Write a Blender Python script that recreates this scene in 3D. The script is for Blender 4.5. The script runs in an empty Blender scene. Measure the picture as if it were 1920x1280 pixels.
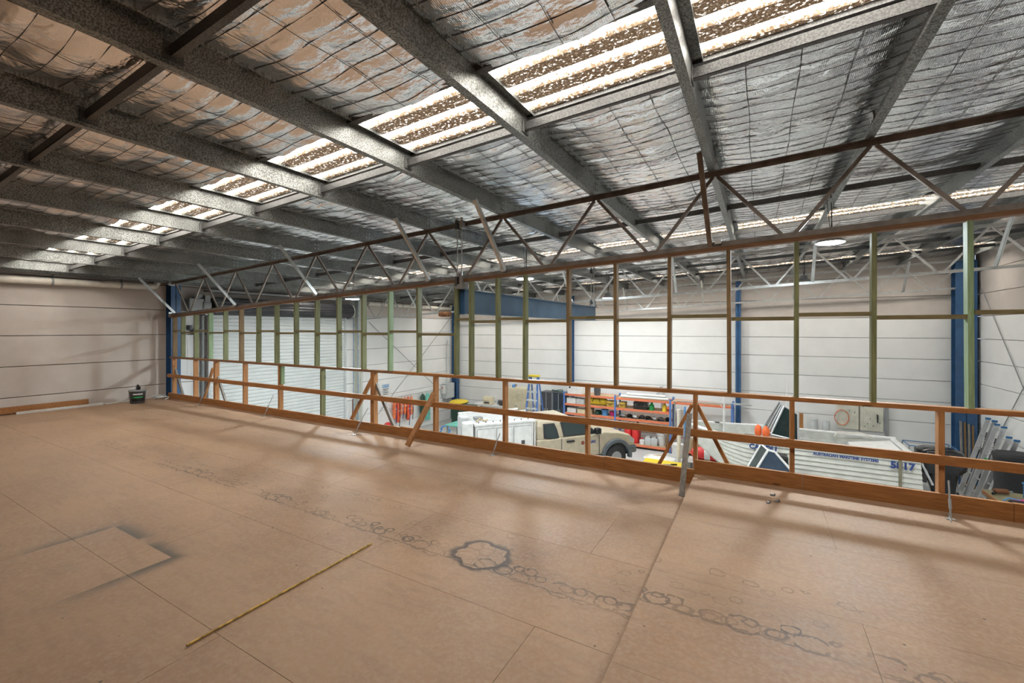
import bpy, math, random
import numpy as np
from mathutils import Vector, Matrix
random.seed(7); rng = np.random.default_rng(7)
R = math.radians
EYE = 4.1
SC = bpy.context.scene
COL = SC.collection

# ------------------------------------------------------------------ camera
cam_d = bpy.data.cameras.new('camera'); cam = bpy.data.objects.new('camera', cam_d); COL.objects.link(cam)
cam.location = (0, 0, EYE); cam.rotation_euler = (R(90), 0, R(29.67))
cam_d.sensor_width = 36; cam_d.lens = 815 / 1920 * 36; cam_d.shift_y = -23 / 1920
cam_d.clip_start = .02; cam_d.clip_end = 200
SC.camera = cam
# ------------------------------------------------------------------ world, exposure
w = bpy.data.worlds.new('world'); SC.world = w; w.use_nodes = True
w.node_tree.nodes['Background'].inputs[0].default_value = (.75, .85, 1, 1)
w.node_tree.nodes['Background'].inputs[1].default_value = 1.0
SC.view_settings.view_transform = 'Standard'; SC.view_settings.look = 'None'
SC.view_settings.gamma = 1; SC.view_settings.use_curve_mapping = False
SC.view_settings.exposure = 0.44
SC.cycles.max_bounces = 5; SC.cycles.diffuse_bounces = 3; SC.cycles.glossy_bounces = 3; SC.cycles.transmission_bounces = 2
SC.cycles.use_adaptive_sampling = True; SC.cycles.adaptive_threshold = .06
SC.cycles.sample_clamp_indirect = 6
SKY_CLEAN, SKY_DIRT, LAMP_E = 20.0, .14, 600.0

# ------------------------------------------------------------------ materials
class NT:
    """small wrapper that writes shader maths"""
    def __init__(s, name):
        s.m = bpy.data.materials.new(name); s.m.use_nodes = True; s.t = s.m.node_tree
        s.b = s.t.nodes['Principled BSDF']
    def n(s, typ, **kw):
        x = s.t.nodes.new(typ)
        for k, v in kw.items(): setattr(x, k, v)
        return x
    def link(s, a, b): s.t.links.new(a, b)
    def setin(s, sock, v):
        if hasattr(v, 'is_output'): s.link(v, sock)
        elif isinstance(v, (tuple, list)): sock.default_value = (*v[:3], 1) if len(sock.default_value) == 4 else v
        else: sock.default_value = v
    def math(s, op, a, b=0., c=None, clamp=False):
        x = s.n('ShaderNodeMath', operation=op, use_clamp=clamp)
        s.setin(x.inputs[0], a); s.setin(x.inputs[1], b)
        if c is not None: s.setin(x.inputs[2], c)
        return x.outputs[0]
    def mix(s, f, a, b):
        x = s.n('ShaderNodeMix', data_type='RGBA'); s.setin(x.inputs[0], f); s.setin(x.inputs[6], a); s.setin(x.inputs[7], b)
        return x.outputs[2]
    def obj(s): return s.n('ShaderNodeTexCoord').outputs['Object']
    def pos(s): return s.n('ShaderNodeNewGeometry').outputs['Position']
    def sep(s, v):
        x = s.n('ShaderNodeSeparateXYZ'); s.link(v, x.inputs[0]); return x.outputs
    def scale(s, v, sc):
        x = s.n('ShaderNodeMapping'); s.link(v, x.inputs[0]); x.inputs['Scale'].default_value = sc; return x.outputs[0]
    def noise(s, v, sc, det=3, rough=.55, dist=0):
        x = s.n('ShaderNodeTexNoise'); s.link(v, x.inputs['Vector']); x.inputs['Scale'].default_value = sc
        x.inputs['Detail'].default_value = det; x.inputs['Roughness'].default_value = rough; x.inputs['Distortion'].default_value = dist
        return x.outputs[0]
    def voro(s, v, sc, feat='F1'):
        x = s.n('ShaderNodeTexVoronoi', feature=feat); s.link(v, x.inputs['Vector']); x.inputs['Scale'].default_value = sc
        return x.outputs[0]
    def ramp(s, f, stops):
        x = s.n('ShaderNodeValToRGB'); s.setin(x.inputs[0], f); e = x.color_ramp.elements
        while len(e) > 1: e.remove(e[-1])
        e[0].position, e[0].color = stops[0][0], (*stops[0][1], 1)
        for p, c in stops[1:]:
            k = e.new(p); k.color = (*c, 1)
        return x.outputs[0]
    def step(s, v, a, b):
        x = s.n('ShaderNodeMapRange', interpolation_type='SMOOTHSTEP'); s.setin(x.inputs[0], v)
        x.inputs[1].default_value = a; x.inputs[2].default_value = b; return x.outputs[0]
    def bump(s, h, st=.3, d=.02):
        x = s.n('ShaderNodeBump'); s.link(h, x.inputs['Height']); x.inputs['Strength'].default_value = st; x.inputs['Distance'].default_value = d
        s.link(x.outputs[0], s.b.inputs['Normal'])
    def out(s, col=None, rough=None, metal=None):
        if col is not None: s.setin(s.b.inputs['Base Color'], col)
        if rough is not None: s.setin(s.b.inputs['Roughness'], rough)
        if metal is not None: s.setin(s.b.inputs['Metallic'], metal)
        return s.m
def cl(c): return tuple(max(0, min(1, v)) for v in c)
def mat(name, col, rough=.5, metal=0., var=.12, sc=6., bump=0., bsc=40., stretch=None, coat=0):
    t = NT(name); v = t.obj()
    if stretch: v = t.scale(v, stretch)
    n = t.noise(v, sc, 4)
    f = t.step(n, .3, .7)
    t.out(t.mix(f, cl([c * (1 - var) for c in col]), cl([c * (1 + var) for c in col])), rough, metal)
    if bump: t.bump(t.noise(v, bsc, 4), bump, .01)
    if coat: t.b.inputs['Coat Weight'].default_value = coat
    return t.m
def wood(name, a, b, sc=1.0, rough=.55):
    t = NT(name); v = t.obj()
    g = t.noise(t.scale(v, (3 * sc, 30 * sc, 30 * sc)), 1.6, 5, .6, .6)
    k = t.voro(t.scale(v, (1.1, 3, 3)), 1.7)
    kn = t.step(k, .1, .04)
    c = t.mix(t.step(g, .3, .7), a, b)
    c = t.mix(t.math('MULTIPLY', kn, .75), c, tuple(x * .3 for x in a))
    t.out(c, rough); t.bump(g, .15, .004); return t.m
def woodv(name, a, b):
    t = NT(name); v = t.obj()
    g = t.noise(t.scale(v, (30, 30, 2.5)), 1.6, 5, .6, .6)
    k = t.step(t.voro(t.scale(v, (2, 2, .9)), 1.9), .09, .035)
    c = t.mix(t.step(g, .3, .7), a, b); c = t.mix(t.math('MULTIPLY', k, .7), c, tuple(x * .3 for x in a))
    t.out(c, .6); t.bump(g, .15, .004); return t.m
def emis(name, col, st):
    t = NT(name); t.out((.9, .9, .9), .4); t.b.inputs['Emission Color'].default_value = (*col, 1); t.b.inputs['Emission Strength'].default_value = st
    return t.m
M = {}
def galv(name, a, b, rough=.42, metal=.75):
    t = NT(name); v = t.pos()
    s1 = t.noise(v, 95, 2, .6); n = t.noise(v, 2.2, 2)
    c = t.mix(t.step(s1, .40, .60), a, b); c = t.mix(t.math('MULTIPLY', t.step(n, .45, .75), .5), c, tuple(x * .6 for x in a))
    t.out(c, rough, metal); return t.m
M['galv'] = galv('galvanised_purlin', (.13, .135, .125), (.36, .375, .365), .45, .7)
M['galv_dark'] = galv('dark_galvanised', (.10, .10, .10), (.17, .17, .165), .5, .5)
M['steel'] = mat('bright_galvanised_steel', (.56, .57, .56), .35, .7, .12, 9)
M['shaded_steel'] = mat('shaded_brown_grey_steel', (.27, .235, .21), .36, .7, .25, 7)  # brown-grey tone paints the first truss's shaded side into its steel
M['zinc'] = mat('zinc_rod', (.6, .6, .58), .3, .9, .1)
M['blue'] = mat('blue_painted_steel', (.035, .10, .22), .38, .0, .15, 4)
M['blue_beam'] = mat('dusty_blue_beam', (.075, .135, .21), .5, 0, .12, 3)
t = NT('peeling_column_paint'); v = t.pos(); s = t.sep(v)
f = t.step(t.math('ADD', t.math('ABSOLUTE', t.math('SUBTRACT', s[1], 10.42)), t.math('MULTIPLY', t.noise(v, 6, 3), .08)), .10, .075)
M['peel'] = t.out(t.mix(f, t.mix(t.noise(v, 4), (.47, .50, .44), (.60, .60, .53)), (.14, .27, .46)), .55)
# foil blanket
t = NT('silver_foil_blanket'); v = t.pos()
cr = t.noise(t.scale(v, (1, 1.5, 1)), 6, 3, .55, .25)
ribs = t.n('ShaderNodeTexWave', wave_type='BANDS', bands_direction='X'); t.link(v, ribs.inputs[0]); ribs.inputs['Scale'].default_value = 26; ribs.inputs['Distortion'].default_value = 0
h = t.math('ADD', cr, t.math('MULTIPLY', ribs.outputs[0], .02))
t.out((.95, .955, .97), .15, 1.0)
t.bump(h, .7, .03); M['foil'] = t.m
# skylight
t = NT('dirty_translucent_skylight'); v = t.obj(); s = t.sep(v)
crest = t.step(s[2], .004, .026)
fl = t.noise(t.scale(v, (.7, 1, 1)), 42, 5, .72, .3)
cover = t.math('SUBTRACT', 1.0, t.step(t.math('ADD', t.math('MULTIPLY', t.math('SUBTRACT', fl, .5), 2.2), t.math('MULTIPLY', crest, .36)), .15, .29))
dcol = t.ramp(t.noise(v, 60, 4, .6), [(.3, (.10, .065, .035)), (.52, (.30, .21, .13)), (.68, (.75, .68, .60))])
t.out(t.mix(cover, (.9, .87, .8), dcol), .7)
t.link(t.mix(cover, t.mix(t.noise(v, 18, 3), (1, .92, .80), (1, .99, .97)), t.mix(.5, (.55, .38, .22), dcol)), t.b.inputs['Emission Color'])
t.link(t.math('ADD', SKY_DIRT, t.math('MULTIPLY', t.math('SUBTRACT', 1.0, cover), t.math('ADD', SKY_CLEAN * .15, t.math('MULTIPLY', crest, SKY_CLEAN * .85)))), t.b.inputs['Emission Strength'])
M['sky'] = t.m
M['wire'] = mat('dull_safety_wire', (.10, .095, .09), .5, .4)
M['deck'] = mat('roof_sheet_steel', (.45, .45, .45), .5, .5)
# walls
def wallmat(name, a, b, spl):
    t = NT(name); v = t.pos()
    n = t.noise(v, 1.3, 5, .6); fine = t.noise(v, 60, 3)
    c = t.mix(t.step(n, .35, .7), a, b); sp = t.step(t.noise(v, 26, 3, .7), .66, .74)
    c = t.mix(t.math('MULTIPLY', sp, spl), c, (.72, .68, .62))
    t.out(c, .8); t.bump(fine, .12, .004); return t.m
M['raw'] = wallmat('raw_aerated_concrete', (.54, .485, .44), (.61, .555, .51), .35)
M['white'] = wallmat('white_painted_panel', (.80, .80, .785), (.845, .845, .83), .1)
t = NT('concrete_floor'); v = t.pos()
t.out(t.mix(t.step(t.noise(v, 1.1, 6), .35, .65), (.44, .44, .43), (.54, .535, .52)), .6); M['conc'] = t.m
# mezzanine sheet material with stains that have their own shapes
t = NT('particleboard_floor'); v = t.pos(); s = t.sep(v)
n1 = t.noise(v, 1.1, 5, .6); n2 = t.noise(v, 42, 4, .65); n3 = t.noise(t.scale(v, (1, 4, 1)), 5, 4)
c = t.mix(t.step(n1, .3, .7), (.295, .175, .101), (.38, .243, .150))
c = t.mix(t.math('MULTIPLY', t.step(n2, .38, .68), .42), c, (.42, .31, .225))
c = t.mix(t.math('MULTIPLY', t.step(n3, .45, .75), .38), c, (.25, .17, .125))
# rows of drip rings under the skylight laps
wob = t.math('MULTIPLY', t.math('SUBTRACT', t.noise(v, 26, 2), .5), .045)
def chain(S, y0, r0, r1, jit, lw, seed, prob):
    u = t.math('MULTIPLY', s[0], S); i_ = t.math('FLOOR', u); fr_ = t.math('SUBTRACT', t.math('SUBTRACT', u, i_), .5)
    wn = t.n('ShaderNodeTexWhiteNoise', noise_dimensions='1D'); t.link(t.math('ADD', i_, seed), wn.inputs['W']); rc = t.sep(wn.outputs['Color'])
    dx_ = t.math('DIVIDE', fr_, S * 1.25); dy_ = t.math('SUBTRACT', t.math('SUBTRACT', s[1], y0), t.math('MULTIPLY', t.math('SUBTRACT', rc[0], .5), jit))
    d_ = t.math('ADD', t.math('SQRT', t.math('ADD', t.math('MULTIPLY', dx_, dx_), t.math('MULTIPLY', dy_, dy_))), wob)
    rr_ = t.math('ADD', r0, t.math('MULTIPLY', rc[1], r1 - r0))
    ln = t.step(t.math('ABSOLUTE', t.math('SUBTRACT', d_, rr_)), lw, lw * .3)
    return t.math('MULTIPLY', ln, t.math('MULTIPLY', t.math('LESS_THAN', rc[2], prob), t.math('ADD', .35, t.math('MULTIPLY', rc[0], .65))))
patch = t.step(t.noise(v, 1.7, 1), .38, .55)
ch1 = t.math('MAXIMUM', chain(7.0, 2.49, .03, .075, .05, .011, 3.1, .92), chain(11.0, 2.53, .018, .04, .09, .009, 17.3, .6))
ch2 = t.math('MAXIMUM', chain(13.0, 2.70, .014, .036, .12, .007, 41.7, .62), chain(11.0, 2.90, .014, .04, .16, .007, 77.2, .6))
edge_ = t.step(t.math('ABSOLUTE', t.math('SUBTRACT', t.math('SUBTRACT', s[1], 2.45), wob)), .009, .003)
rings = t.math('MAXIMUM', t.math('MULTIPLY', t.math('MAXIMUM', ch1, t.math('MULTIPLY', edge_, .7)), t.math('ADD', .3, t.math('MULTIPLY', patch, .7))), t.math('MULTIPLY', t.math('MULTIPLY', ch2, patch), .55))
lim = t.math('MULTIPLY', t.step(s[0], -9.5, -6.5), t.step(s[0], 2.6, 1.2))
c = t.mix(t.math('MULTIPLY', t.math('MULTIPLY', rings, lim), .78), c, (.06, .045, .036))
damp = t.math('MULTIPLY', t.math('MULTIPLY', t.step(t.math('ABSOLUTE', t.math('SUBTRACT', s[1], 2.65)), .4, .05), patch), .16)
c = t.mix(t.math('MULTIPLY', damp, lim), c, (.10, .075, .06))
# large puddle outline
px_ = t.math('DIVIDE', t.math('SUBTRACT', s[0], -1.73), 1.12); py_ = t.math('SUBTRACT', s[1], 2.59)
rd = t.math('ADD', t.math('SQRT', t.math('ADD', t.math('MULTIPLY', px_, px_), t.math('MULTIPLY', py_, py_))), t.math('ADD', wob, t.math('MULTIPLY', t.math('SUBTRACT', t.noise(v, 7, 1), .5), .12)))
ro = t.math('MULTIPLY', t.step(rd, .150, .168), t.step(rd, .225, .178))
inn = t.math('MULTIPLY', t.step(t.voro(v, 8.0, 'DISTANCE_TO_EDGE'), .045, .01), t.step(rd, .17, .15))
c = t.mix(t.math('MULTIPLY', t.math('MAXIMUM', ro, t.math('MULTIPLY', inn, .3)), .85), c, (.05, .04, .034))
# sprayed outline of a box
ex = t.math('SUBTRACT', t.math('ABSOLUTE', t.math('SUBTRACT', s[0], -4.10)), .48); ey = t.math('SUBTRACT', t.math('ABSOLUTE', t.math('SUBTRACT', s[1], .98)), .50)
md = t.math('MAXIMUM', ex, ey); halo = t.math('MULTIPLY', t.step(md, -.004, .006), t.step(md, .15, .0))
soft = t.math('MULTIPLY', t.step(s[1], .72, 1.3), t.step(t.noise(v, 3, 2), .22, .5))
c = t.mix(t.math('MULTIPLY', t.math('MULTIPLY', halo, soft), .85), c, (.075, .07, .06))
# specks
sp = t.math('MULTIPLY', t.step(t.voro(v, 5.5), .045, .03), 1.0)
c = t.mix(t.math('MULTIPLY', sp, .8), c, (.05, .04, .035))
wht = t.step(t.noise(t.scale(v, (1, 1.7, 1)), 14, 5, .75), .70, .76)
c = t.mix(t.math('MULTIPLY', wht, t.math('MULTIPLY', t.step(n1, .5, .7), .4)), c, (.62, .54, .47))
t.out(c, t.ramp(n1, [(.3, (.50,) * 3), (.7, (.66,) * 3)])); t.b.inputs['Specular IOR Level'].default_value = .3; t.bump(n2, .06, .003); M['sheet'] = t.m
M['edge'] = mat('sheet_edge', (.22, .15, .10), .8)
# timbers
M['pine'] = wood('orange_pine', (.27, .105, .03), (.40, .175, .052))
M['pinev'] = woodv('orange_pine_upright', (.30, .125, .038), (.45, .215, .075))
M['pined'] = wood('dark_stained_pine', (.16, .075, .032), (.25, .12, .05))
M['green'] = woodv('treated_green_stud', (.125, .135, .055), (.21, .22, .10))
M['greenp'] = woodv('pale_green_stud', (.17, .26, .13), (.26, .35, .20))
M['brown'] = woodv('brown_stud', (.15, .09, .035), (.23, .145, .06))
M['nog'] = wood('green_brown_noggin', (.125, .10, .04), (.20, .16, .07))
M['greyw'] = woodv('weathered_grey_timber', (.17, .155, .14), (.29, .27, .24))
M['whitew'] = wood('whitewashed_board', (.58, .56, .52), (.68, .66, .62))
# general colours
for nm, c, r, me in [('wht', (.74, .74, .72), .45, 0), ('cream', (.68, .60, .42), .45, 0), ('pvc', (.72, .68, .60), .4, 0), ('black', (.015, .015, .017), .2, 0), ('rubber', (.025, .025, .027), .7, 0),
                     ('dgrey', (.07, .07, .075), .5, 0), ('mgrey', (.28, .29, .29), .5, 0), ('lgrey', (.55, .57, .57), .45, 0), ('alu', (.68, .69, .70), .3, .85), ('yellow', (.80, .60, .04), .45, 0),
                     ('orange', (.85, .16, .04), .55, 0), ('rackorange', (.72, .20, .10), .45, 0), ('rackblue', (.10, .20, .50), .45, 0), ('red', (.65, .03, .03), .45, 0), ('bgreen', (.02, .07, .045), .5, 0), ('green_p', (.03, .33, .09), .45, 0),
                     ('teal', (.16, .50, .42), .6, 0), ('bluep', (.03, .16, .36), .4, 0), ('lblue', (.10, .30, .62), .5, 0), ('pink', (.62, .04, .22), .5, 0), ('beige', (.46, .395, .285), .3, 0), ('navy', (.03, .06, .22), .5, 0),
                     ('signblue', (.08, .30, .60), .5, 0), ('rope', (.55, .50, .38), .8, 0), ('brownp', (.22, .09, .04), .8, 0), ('card', (.48, .36, .22), .8, 0), ('hull', (.66, .66, .60), .42, 0), ('ropey', (.55, .35, .06), .7, 0)]:
    M[nm] = mat(nm + '_finish', c, r, me, .08, 7)
t = NT('dark_glass'); t.out((.02, .035, .035), .06); t.b.inputs['Specular IOR Level'].default_value = .6; M['glass'] = t.m
M['lamp'] = emis('lamp_diffuser_glow', (.86, .96, 1), LAMP_E)
M['lampoff'] = mat('unlit_diffuser', (.6, .6, .6), .4)

# ------------------------------------------------------------------ mesh helpers
class MB:
    def __init__(s): s.v = []; s.f = []
    def add(s, vs, fs):
        o = len(s.v); s.v += [tuple(p) for p in vs]; s.f += [tuple(i + o for i in f) for f in fs]; return s
    def box(s, x0, x1, y0, y1, z0, z1):
        return s.add([(x0, y0, z0), (x1, y0, z0), (x1, y1, z0), (x0, y1, z0), (x0, y0, z1), (x1, y0, z1), (x1, y1, z1), (x0, y1, z1)],
                     [(0, 3, 2, 1), (4, 5, 6, 7), (0, 1, 5, 4), (1, 2, 6, 5), (2, 3, 7, 6), (3, 0, 4, 7)])
    def bar(s, a, b, w, d, up=(0, 0, 1)):
        a, b = Vector(a), Vector(b); ax = (b - a).normalized(); up = Vector(up)
        sd = ax.cross(up)
        if sd.length < 1e-4: sd = ax.cross(Vector((0, 1, 0)))
        sd.normalize(); u = sd.cross(ax).normalized()
        vs = [p + sd * (w / 2 * i) + u * (d / 2 * j) for p in (a, b) for i, j in ((-1, -1), (1, -1), (1, 1), (-1, 1))]
        return s.add(vs, [(0, 3, 2, 1), (4, 5, 6, 7), (0, 1, 5, 4), (1, 2, 6, 5), (2, 3, 7, 6), (3, 0, 4, 7)])
    def tube(s, pts, r, n=8, caps=True):
        pts = [Vector(p) for p in pts]; rs = r if isinstance(r, (list, tuple)) else [r] * len(pts); rows = []
        prev = None
        for i, p in enumerate(pts):
            tg = (pts[min(i + 1, len(pts) - 1)] - pts[max(i - 1, 0)]).normalized()
            ref = prev if prev is not None else (Vector((0, 0, 1)) if abs(tg.z) < .9 else Vector((1, 0, 0)))
            sd = tg.cross(ref); sd = sd.normalized() if sd.length > 1e-5 else tg.orthogonal().normalized()
            u = sd.cross(tg).normalized(); prev = u
            rows.append([p + (sd * math.cos(2 * math.pi * k / n) + u * math.sin(2 * math.pi * k / n)) * rs[i] for k in range(n)])
        return s.loft(rows, True, caps)
    def loft(s, rows, closed=True, caps=True):
        n = len(rows[0]); vs = [p for r in rows for p in r]; fs = []
        for i in range(len(rows) - 1):
            for k in range(n if closed else n - 1):
                a, b = i * n + k, i * n + (k + 1) % n
                fs.append((a, b, b + n, a + n))
        if caps and closed: fs += [tuple(range(n))[::-1], tuple(range((len(rows) - 1) * n, len(rows) * n))]
        return s.add(vs, fs)
    def lathe(s, prof, c=(0, 0, 0), n=16):
        rows = [[(c[0] + r * math.cos(2 * math.pi * k / n), c[1] + r * math.sin(2 * math.pi * k / n), c[2] + z) for k in range(n)] for r, z in prof]
        return s.loft(rows, True, True)
    def prism(s, poly, a, b, axis='y'):
        def mk(u, v, w): return {'y': (u, w, v), 'x': (w, u, v), 'z': (u, v, w)}[axis]
        n = len(poly)
        return s.add([mk(u, v, a) for u, v in poly] + [mk(u, v, b) for u, v in poly],
                     [tuple(range(n)), tuple(range(n, 2 * n))[::-1]] + [(i, i + n, (i + 1) % n + n, (i + 1) % n) for i in range(n)])
    def mesh(s, name, smooth=None):
        me = bpy.data.meshes.new(name); me.from_pydata(s.v, [], s.f); me.update()
        import bmesh
        bm = bmesh.new(); bm.from_mesh(me); bmesh.ops.recalc_face_normals(bm, faces=bm.faces); bm.to_mesh(me); bm.free()
        if smooth:
            for p in me.polygons: p.use_smooth = True
            me.set_sharp_from_angle(angle=R(smooth))
        return me
    def build(s, name, m, parent=None, smooth=None, bevel=0, loc=None, kind=None):
        o = bpy.data.objects.new(name, s.mesh(name, smooth)); COL.objects.link(o)
        o.data.materials.append(M[m] if isinstance(m, str) else m)
        if parent is not None: o.parent = parent
        if loc is not None: o.location = loc
        if bevel:
            md = o.modifiers.new('bevel', 'BEVEL'); md.width = bevel; md.segments = 2; md.limit_method = 'ANGLE'; md.angle_limit = R(40)
        if kind: o['kind'] = kind
        return o
def empty(name, loc=(0, 0, 0), rz=0):
    o = bpy.data.objects.new(name, None); COL.objects.link(o); o.location = loc; o.rotation_euler = (0, 0, rz); o.empty_display_size = .1; return o
def tag(o, label, cat, group=None):
    o['label'] = label; o['category'] = cat
    if group: o['group'] = group
    return o
def struct(o): o['kind'] = 'structure'; return o
def inst(src, parent, loc=None, rot=None, name=None):
    o = bpy.data.objects.new(name or src.name.split('.')[0], src.data); COL.objects.link(o); o.parent = parent
    if loc is not None: o.location = loc
    if rot is not None: o.rotation_euler = rot
    for m in src.modifiers:
        if m.type == 'BEVEL':
            md = o.modifiers.new('bevel', 'BEVEL'); md.width = m.width; md.segments = 2; md.limit_method = 'ANGLE'; md.angle_limit = m.angle_limit
    return o
def copy_tree(o, loc=None, rz=None, label=None):
    c = o.copy(); COL.objects.link(c)
    if loc is not None: c.location = loc
    if rz is not None: c.rotation_euler = (0, 0, rz)
    if label: c['label'] = label
    for ch in o.children:
        d = ch.copy(); COL.objects.link(d); d.parent = c
        for g in ch.children:
            e = g.copy(); COL.objects.link(e); e.parent = d
    return c
def text(s_, size, parent, loc, rot, m, ext=.002, name='lettering', bold=0.0, align='CENTER'):
    cu = bpy.data.curves.new(name, 'FONT'); cu.body = s_; cu.size = size; cu.extrude = ext; cu.offset = bold; cu.align_x = align; cu.align_y = 'CENTER'
    cu.resolution_u = 3
    o = bpy.data.objects.new(name, cu); COL.objects.link(o); o.parent = parent; o.location = loc; o.rotation_euler = rot
    bpy.context.view_layer.update()
    me = bpy.data.meshes.new_from_object(o.evaluated_get(bpy.context.evaluated_depsgraph_get()))
    bpy.data.objects.remove(o); me.materials.clear(); me.materials.append(M[m])
    o = bpy.data.objects.new(name, me); COL.objects.link(o); o.parent = parent; o.location = loc; o.rotation_euler = rot
    return o

# ------------------------------------------------------------------ key dimensions (z values are relative to the eye, hence + EYE)
XL, XR, YB, YR = -12.35, 5.0, 16.2, -6.2
YF = 4.95                     # plane of first truss and timber frame
ML, MR = EYE - 1.615, EYE - 1.5
SEAM = -.585
def tc(x): return EYE + 1.0875 + .0446 * (x + 12.08)
def bc(x): return EYE + .375 + .0451 * (x + 11.37)
PX = [.88 + 1.28 * k for k in range(-10, 4)]         # purlin positions
TRUSS_Y = [YF, 10.5, 16.0]
SKYL = [(2.47, 3.23), (8.32, 9.10), (14.25, 15.03)]
slope = math.atan(.0446)

# ------------------------------------------------------------------ ground and mezzanine floor
struct(MB().box(XL - .3, XR + .3, YR - .3, YB + .3, -.2, 0).build('floor', 'conc'))
fm = empty('floor_mezzanine'); struct(fm)
MB().box(XL + .0, SEAM - .01, YR, 4.90, ML - .24, ML - .021).box(SEAM - .01, XR, YR, 4.90, MR - .24, MR - .021).build('mezzanine_deck', 'edge', fm)
ROWY = [2.115 + .885 * k for k in range(-9, 3)] + [4.92]
gap = .0012
for i in range(len(ROWY) - 1):
    y0, y1 = ROWY[i], ROWY[i + 1]
    j0 = -2.47 if i % 2 == 1 else -3.88
    xs = sorted(set([XL] + [j0 + 2.82 * k for k in range(-5, 3) if XL + .3 < j0 + 2.82 * k < SEAM - .25] + [SEAM - .012]))
    for a, b in zip(xs[:-1], xs[1:]):
        MB().box(a + gap, b - gap, y0 + gap, y1 - gap, ML - .02, ML).build('floor_sheet', 'sheet', fm)
ROWR = [1.93 + .873 * k for k in range(-9, 4)] + [4.92]
for i in range(len(ROWR) - 1):
    y0, y1 = ROWR[i], ROWR[i + 1]
    j0 = .455 if i % 2 == 1 else 1.9
    xs = [SEAM] + [j0 + 2.82 * k for k in range(-1, 3) if SEAM + .3 < j0 + 2.82 * k < XR - .2] + [XR]
    for a, b in zip(xs[:-1], xs[1:]):
        MB().box(a + gap * .6, b - gap * .6, y0 + gap * .6, y1 - gap * .6, MR - .02, MR).build('floor_sheet', 'sheet', fm)

# ------------------------------------------------------------------ walls of horizontal panels
PH = .588
def roofz(x): return tc(x) + .24
def wall_panels(name, axis, fixed, thick, bays, zoff, matfn):
    wl = empty(name); struct(wl)
    z = EYE + zoff
    while z > 0: z -= PH
    zs = []
    while z < 6.4: zs.append(z); z += PH
    for a, b in bays:
        for z0 in zs:
            lo, hi = max(z0, 0), z0 + PH
            if axis == 'x':     # wall along Y at constant X
                h1 = min(hi, roofz(fixed)); 
                if h1 - lo < .04: continue
                m = MB().box(min(fixed, fixed + thick), max(fixed, fixed + thick), a + .004, b - .004, lo + .006, h1 - .006)
            else:
                ha, hb = min(hi, roofz(a)), min(hi, roofz(b))
                if hb - lo < .04: continue
                if ha < lo: a2 = a + (b - a) * (lo + .02 - roofz(a)) / (roofz(b) - roofz(a)); ha = lo + .02
                else: a2 = a
                y0, y1 = min(fixed, fixed + thick), max(fixed, fixed + thick)
                m = MB().prism([(a2 + .004, lo + .006), (b - .004, lo + .006), (b - .004, hb - .006), (a2 + .004, ha - .006)], y0, y1, 'y')
            m.build('wall_panel', matfn(lo, (a + b) / 2), wl, bevel=.006)
    return wl
wall_l = wall_panels('wall_left', 'x', XL, -.2, [(YR, -.6), (-.6, 4.95), (4.95, 10.5), (10.5, YB)], .462, lambda z, c: 'raw' if c < 4.9 or z > EYE + .25 else 'white')
wall_b = wall_panels('wall_back', 'y', YB, .2, [(XL, -6.45), (-6.45, -.61), (-.61, XR)], -.25, lambda z, c: 'raw' if z > EYE + .25 else 'white')
wall_r = wall_panels('wall_right', 'x', XR, .2, [(YR, -.6), (-.6, 4.95), (4.95, 10.5), (10.5, YB)], -.25, lambda z, c: 'raw' if c < 4.9 or z > EYE + .25 else 'white')
wall_n = wall_panels('wall_rear', 'y', YR, -.2, [(XL, -6.45), (-6.45, -.61), (-.61, XR)], -.25, lambda z, c: 'raw')
for wl, a in ((wall_l, (XL - .23, XL - .2, YR, YB)), (wall_r, (XR + .2, XR + .23, YR, YB)), (wall_b, (XL, XR, YB + .2, YB + .23)), (wall_n, (XL, XR, YR - .23, YR - .2))):
    MB().box(*a, 0, 6.4 if wl is not wall_l else 5.75).build('joint_backing', 'dgrey', wl)

# ------------------------------------------------------------------ roof
roof = empty('ceiling'); struct(roof)
def slab(x0, x1, y0, y1, off, th):
    return MB().add([(x0, y0, tc(x0) + off), (x1, y0, tc(x1) + off), (x1, y1, tc(x1) + off), (x0, y1, tc(x0) + off),
                     (x0, y0, tc(x0) + off + th), (x1, y0, tc(x1) + off + th), (x1, y1, tc(x1) + off + th), (x0, y1, tc(x0) + off + th)],
                    [(0, 3, 2, 1), (4, 5, 6, 7), (0, 1, 5, 4), (1, 2, 6, 5), (2, 3, 7, 6), (3, 0, 4, 7)])
slab(XL - .4, XR + .3, YR - .3, YB + .3, .33, .03).build('roof_sheet', 'deck', roof)
# Z purlins, one mesh shared
Y0P, Y1P = YR, YB - .02
zp = [(-.065, 0), (.0015, 0), (.0015, .194), (.065, .194), (.065, .172), (.068, .172), (.068, .2), (-.0015, .2), (-.0015, .006), (-.062, .006), (-.062, .024), (-.065, .024)]
pur0 = None
for x in PX:
    if pur0 is None: pur0 = MB().prism(zp, Y0P, Y1P, 'y').build('purlin', 'galv', roof, loc=(x, 0, tc(x) + .03))
    else: inst(pur0, roof, (x, 0, tc(x) + .03))
    if x == PX[0] : continue
# eave purlin by the wall
inst(pur0, roof, (-12.12, 0, tc(-12.12) + .0))
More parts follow.
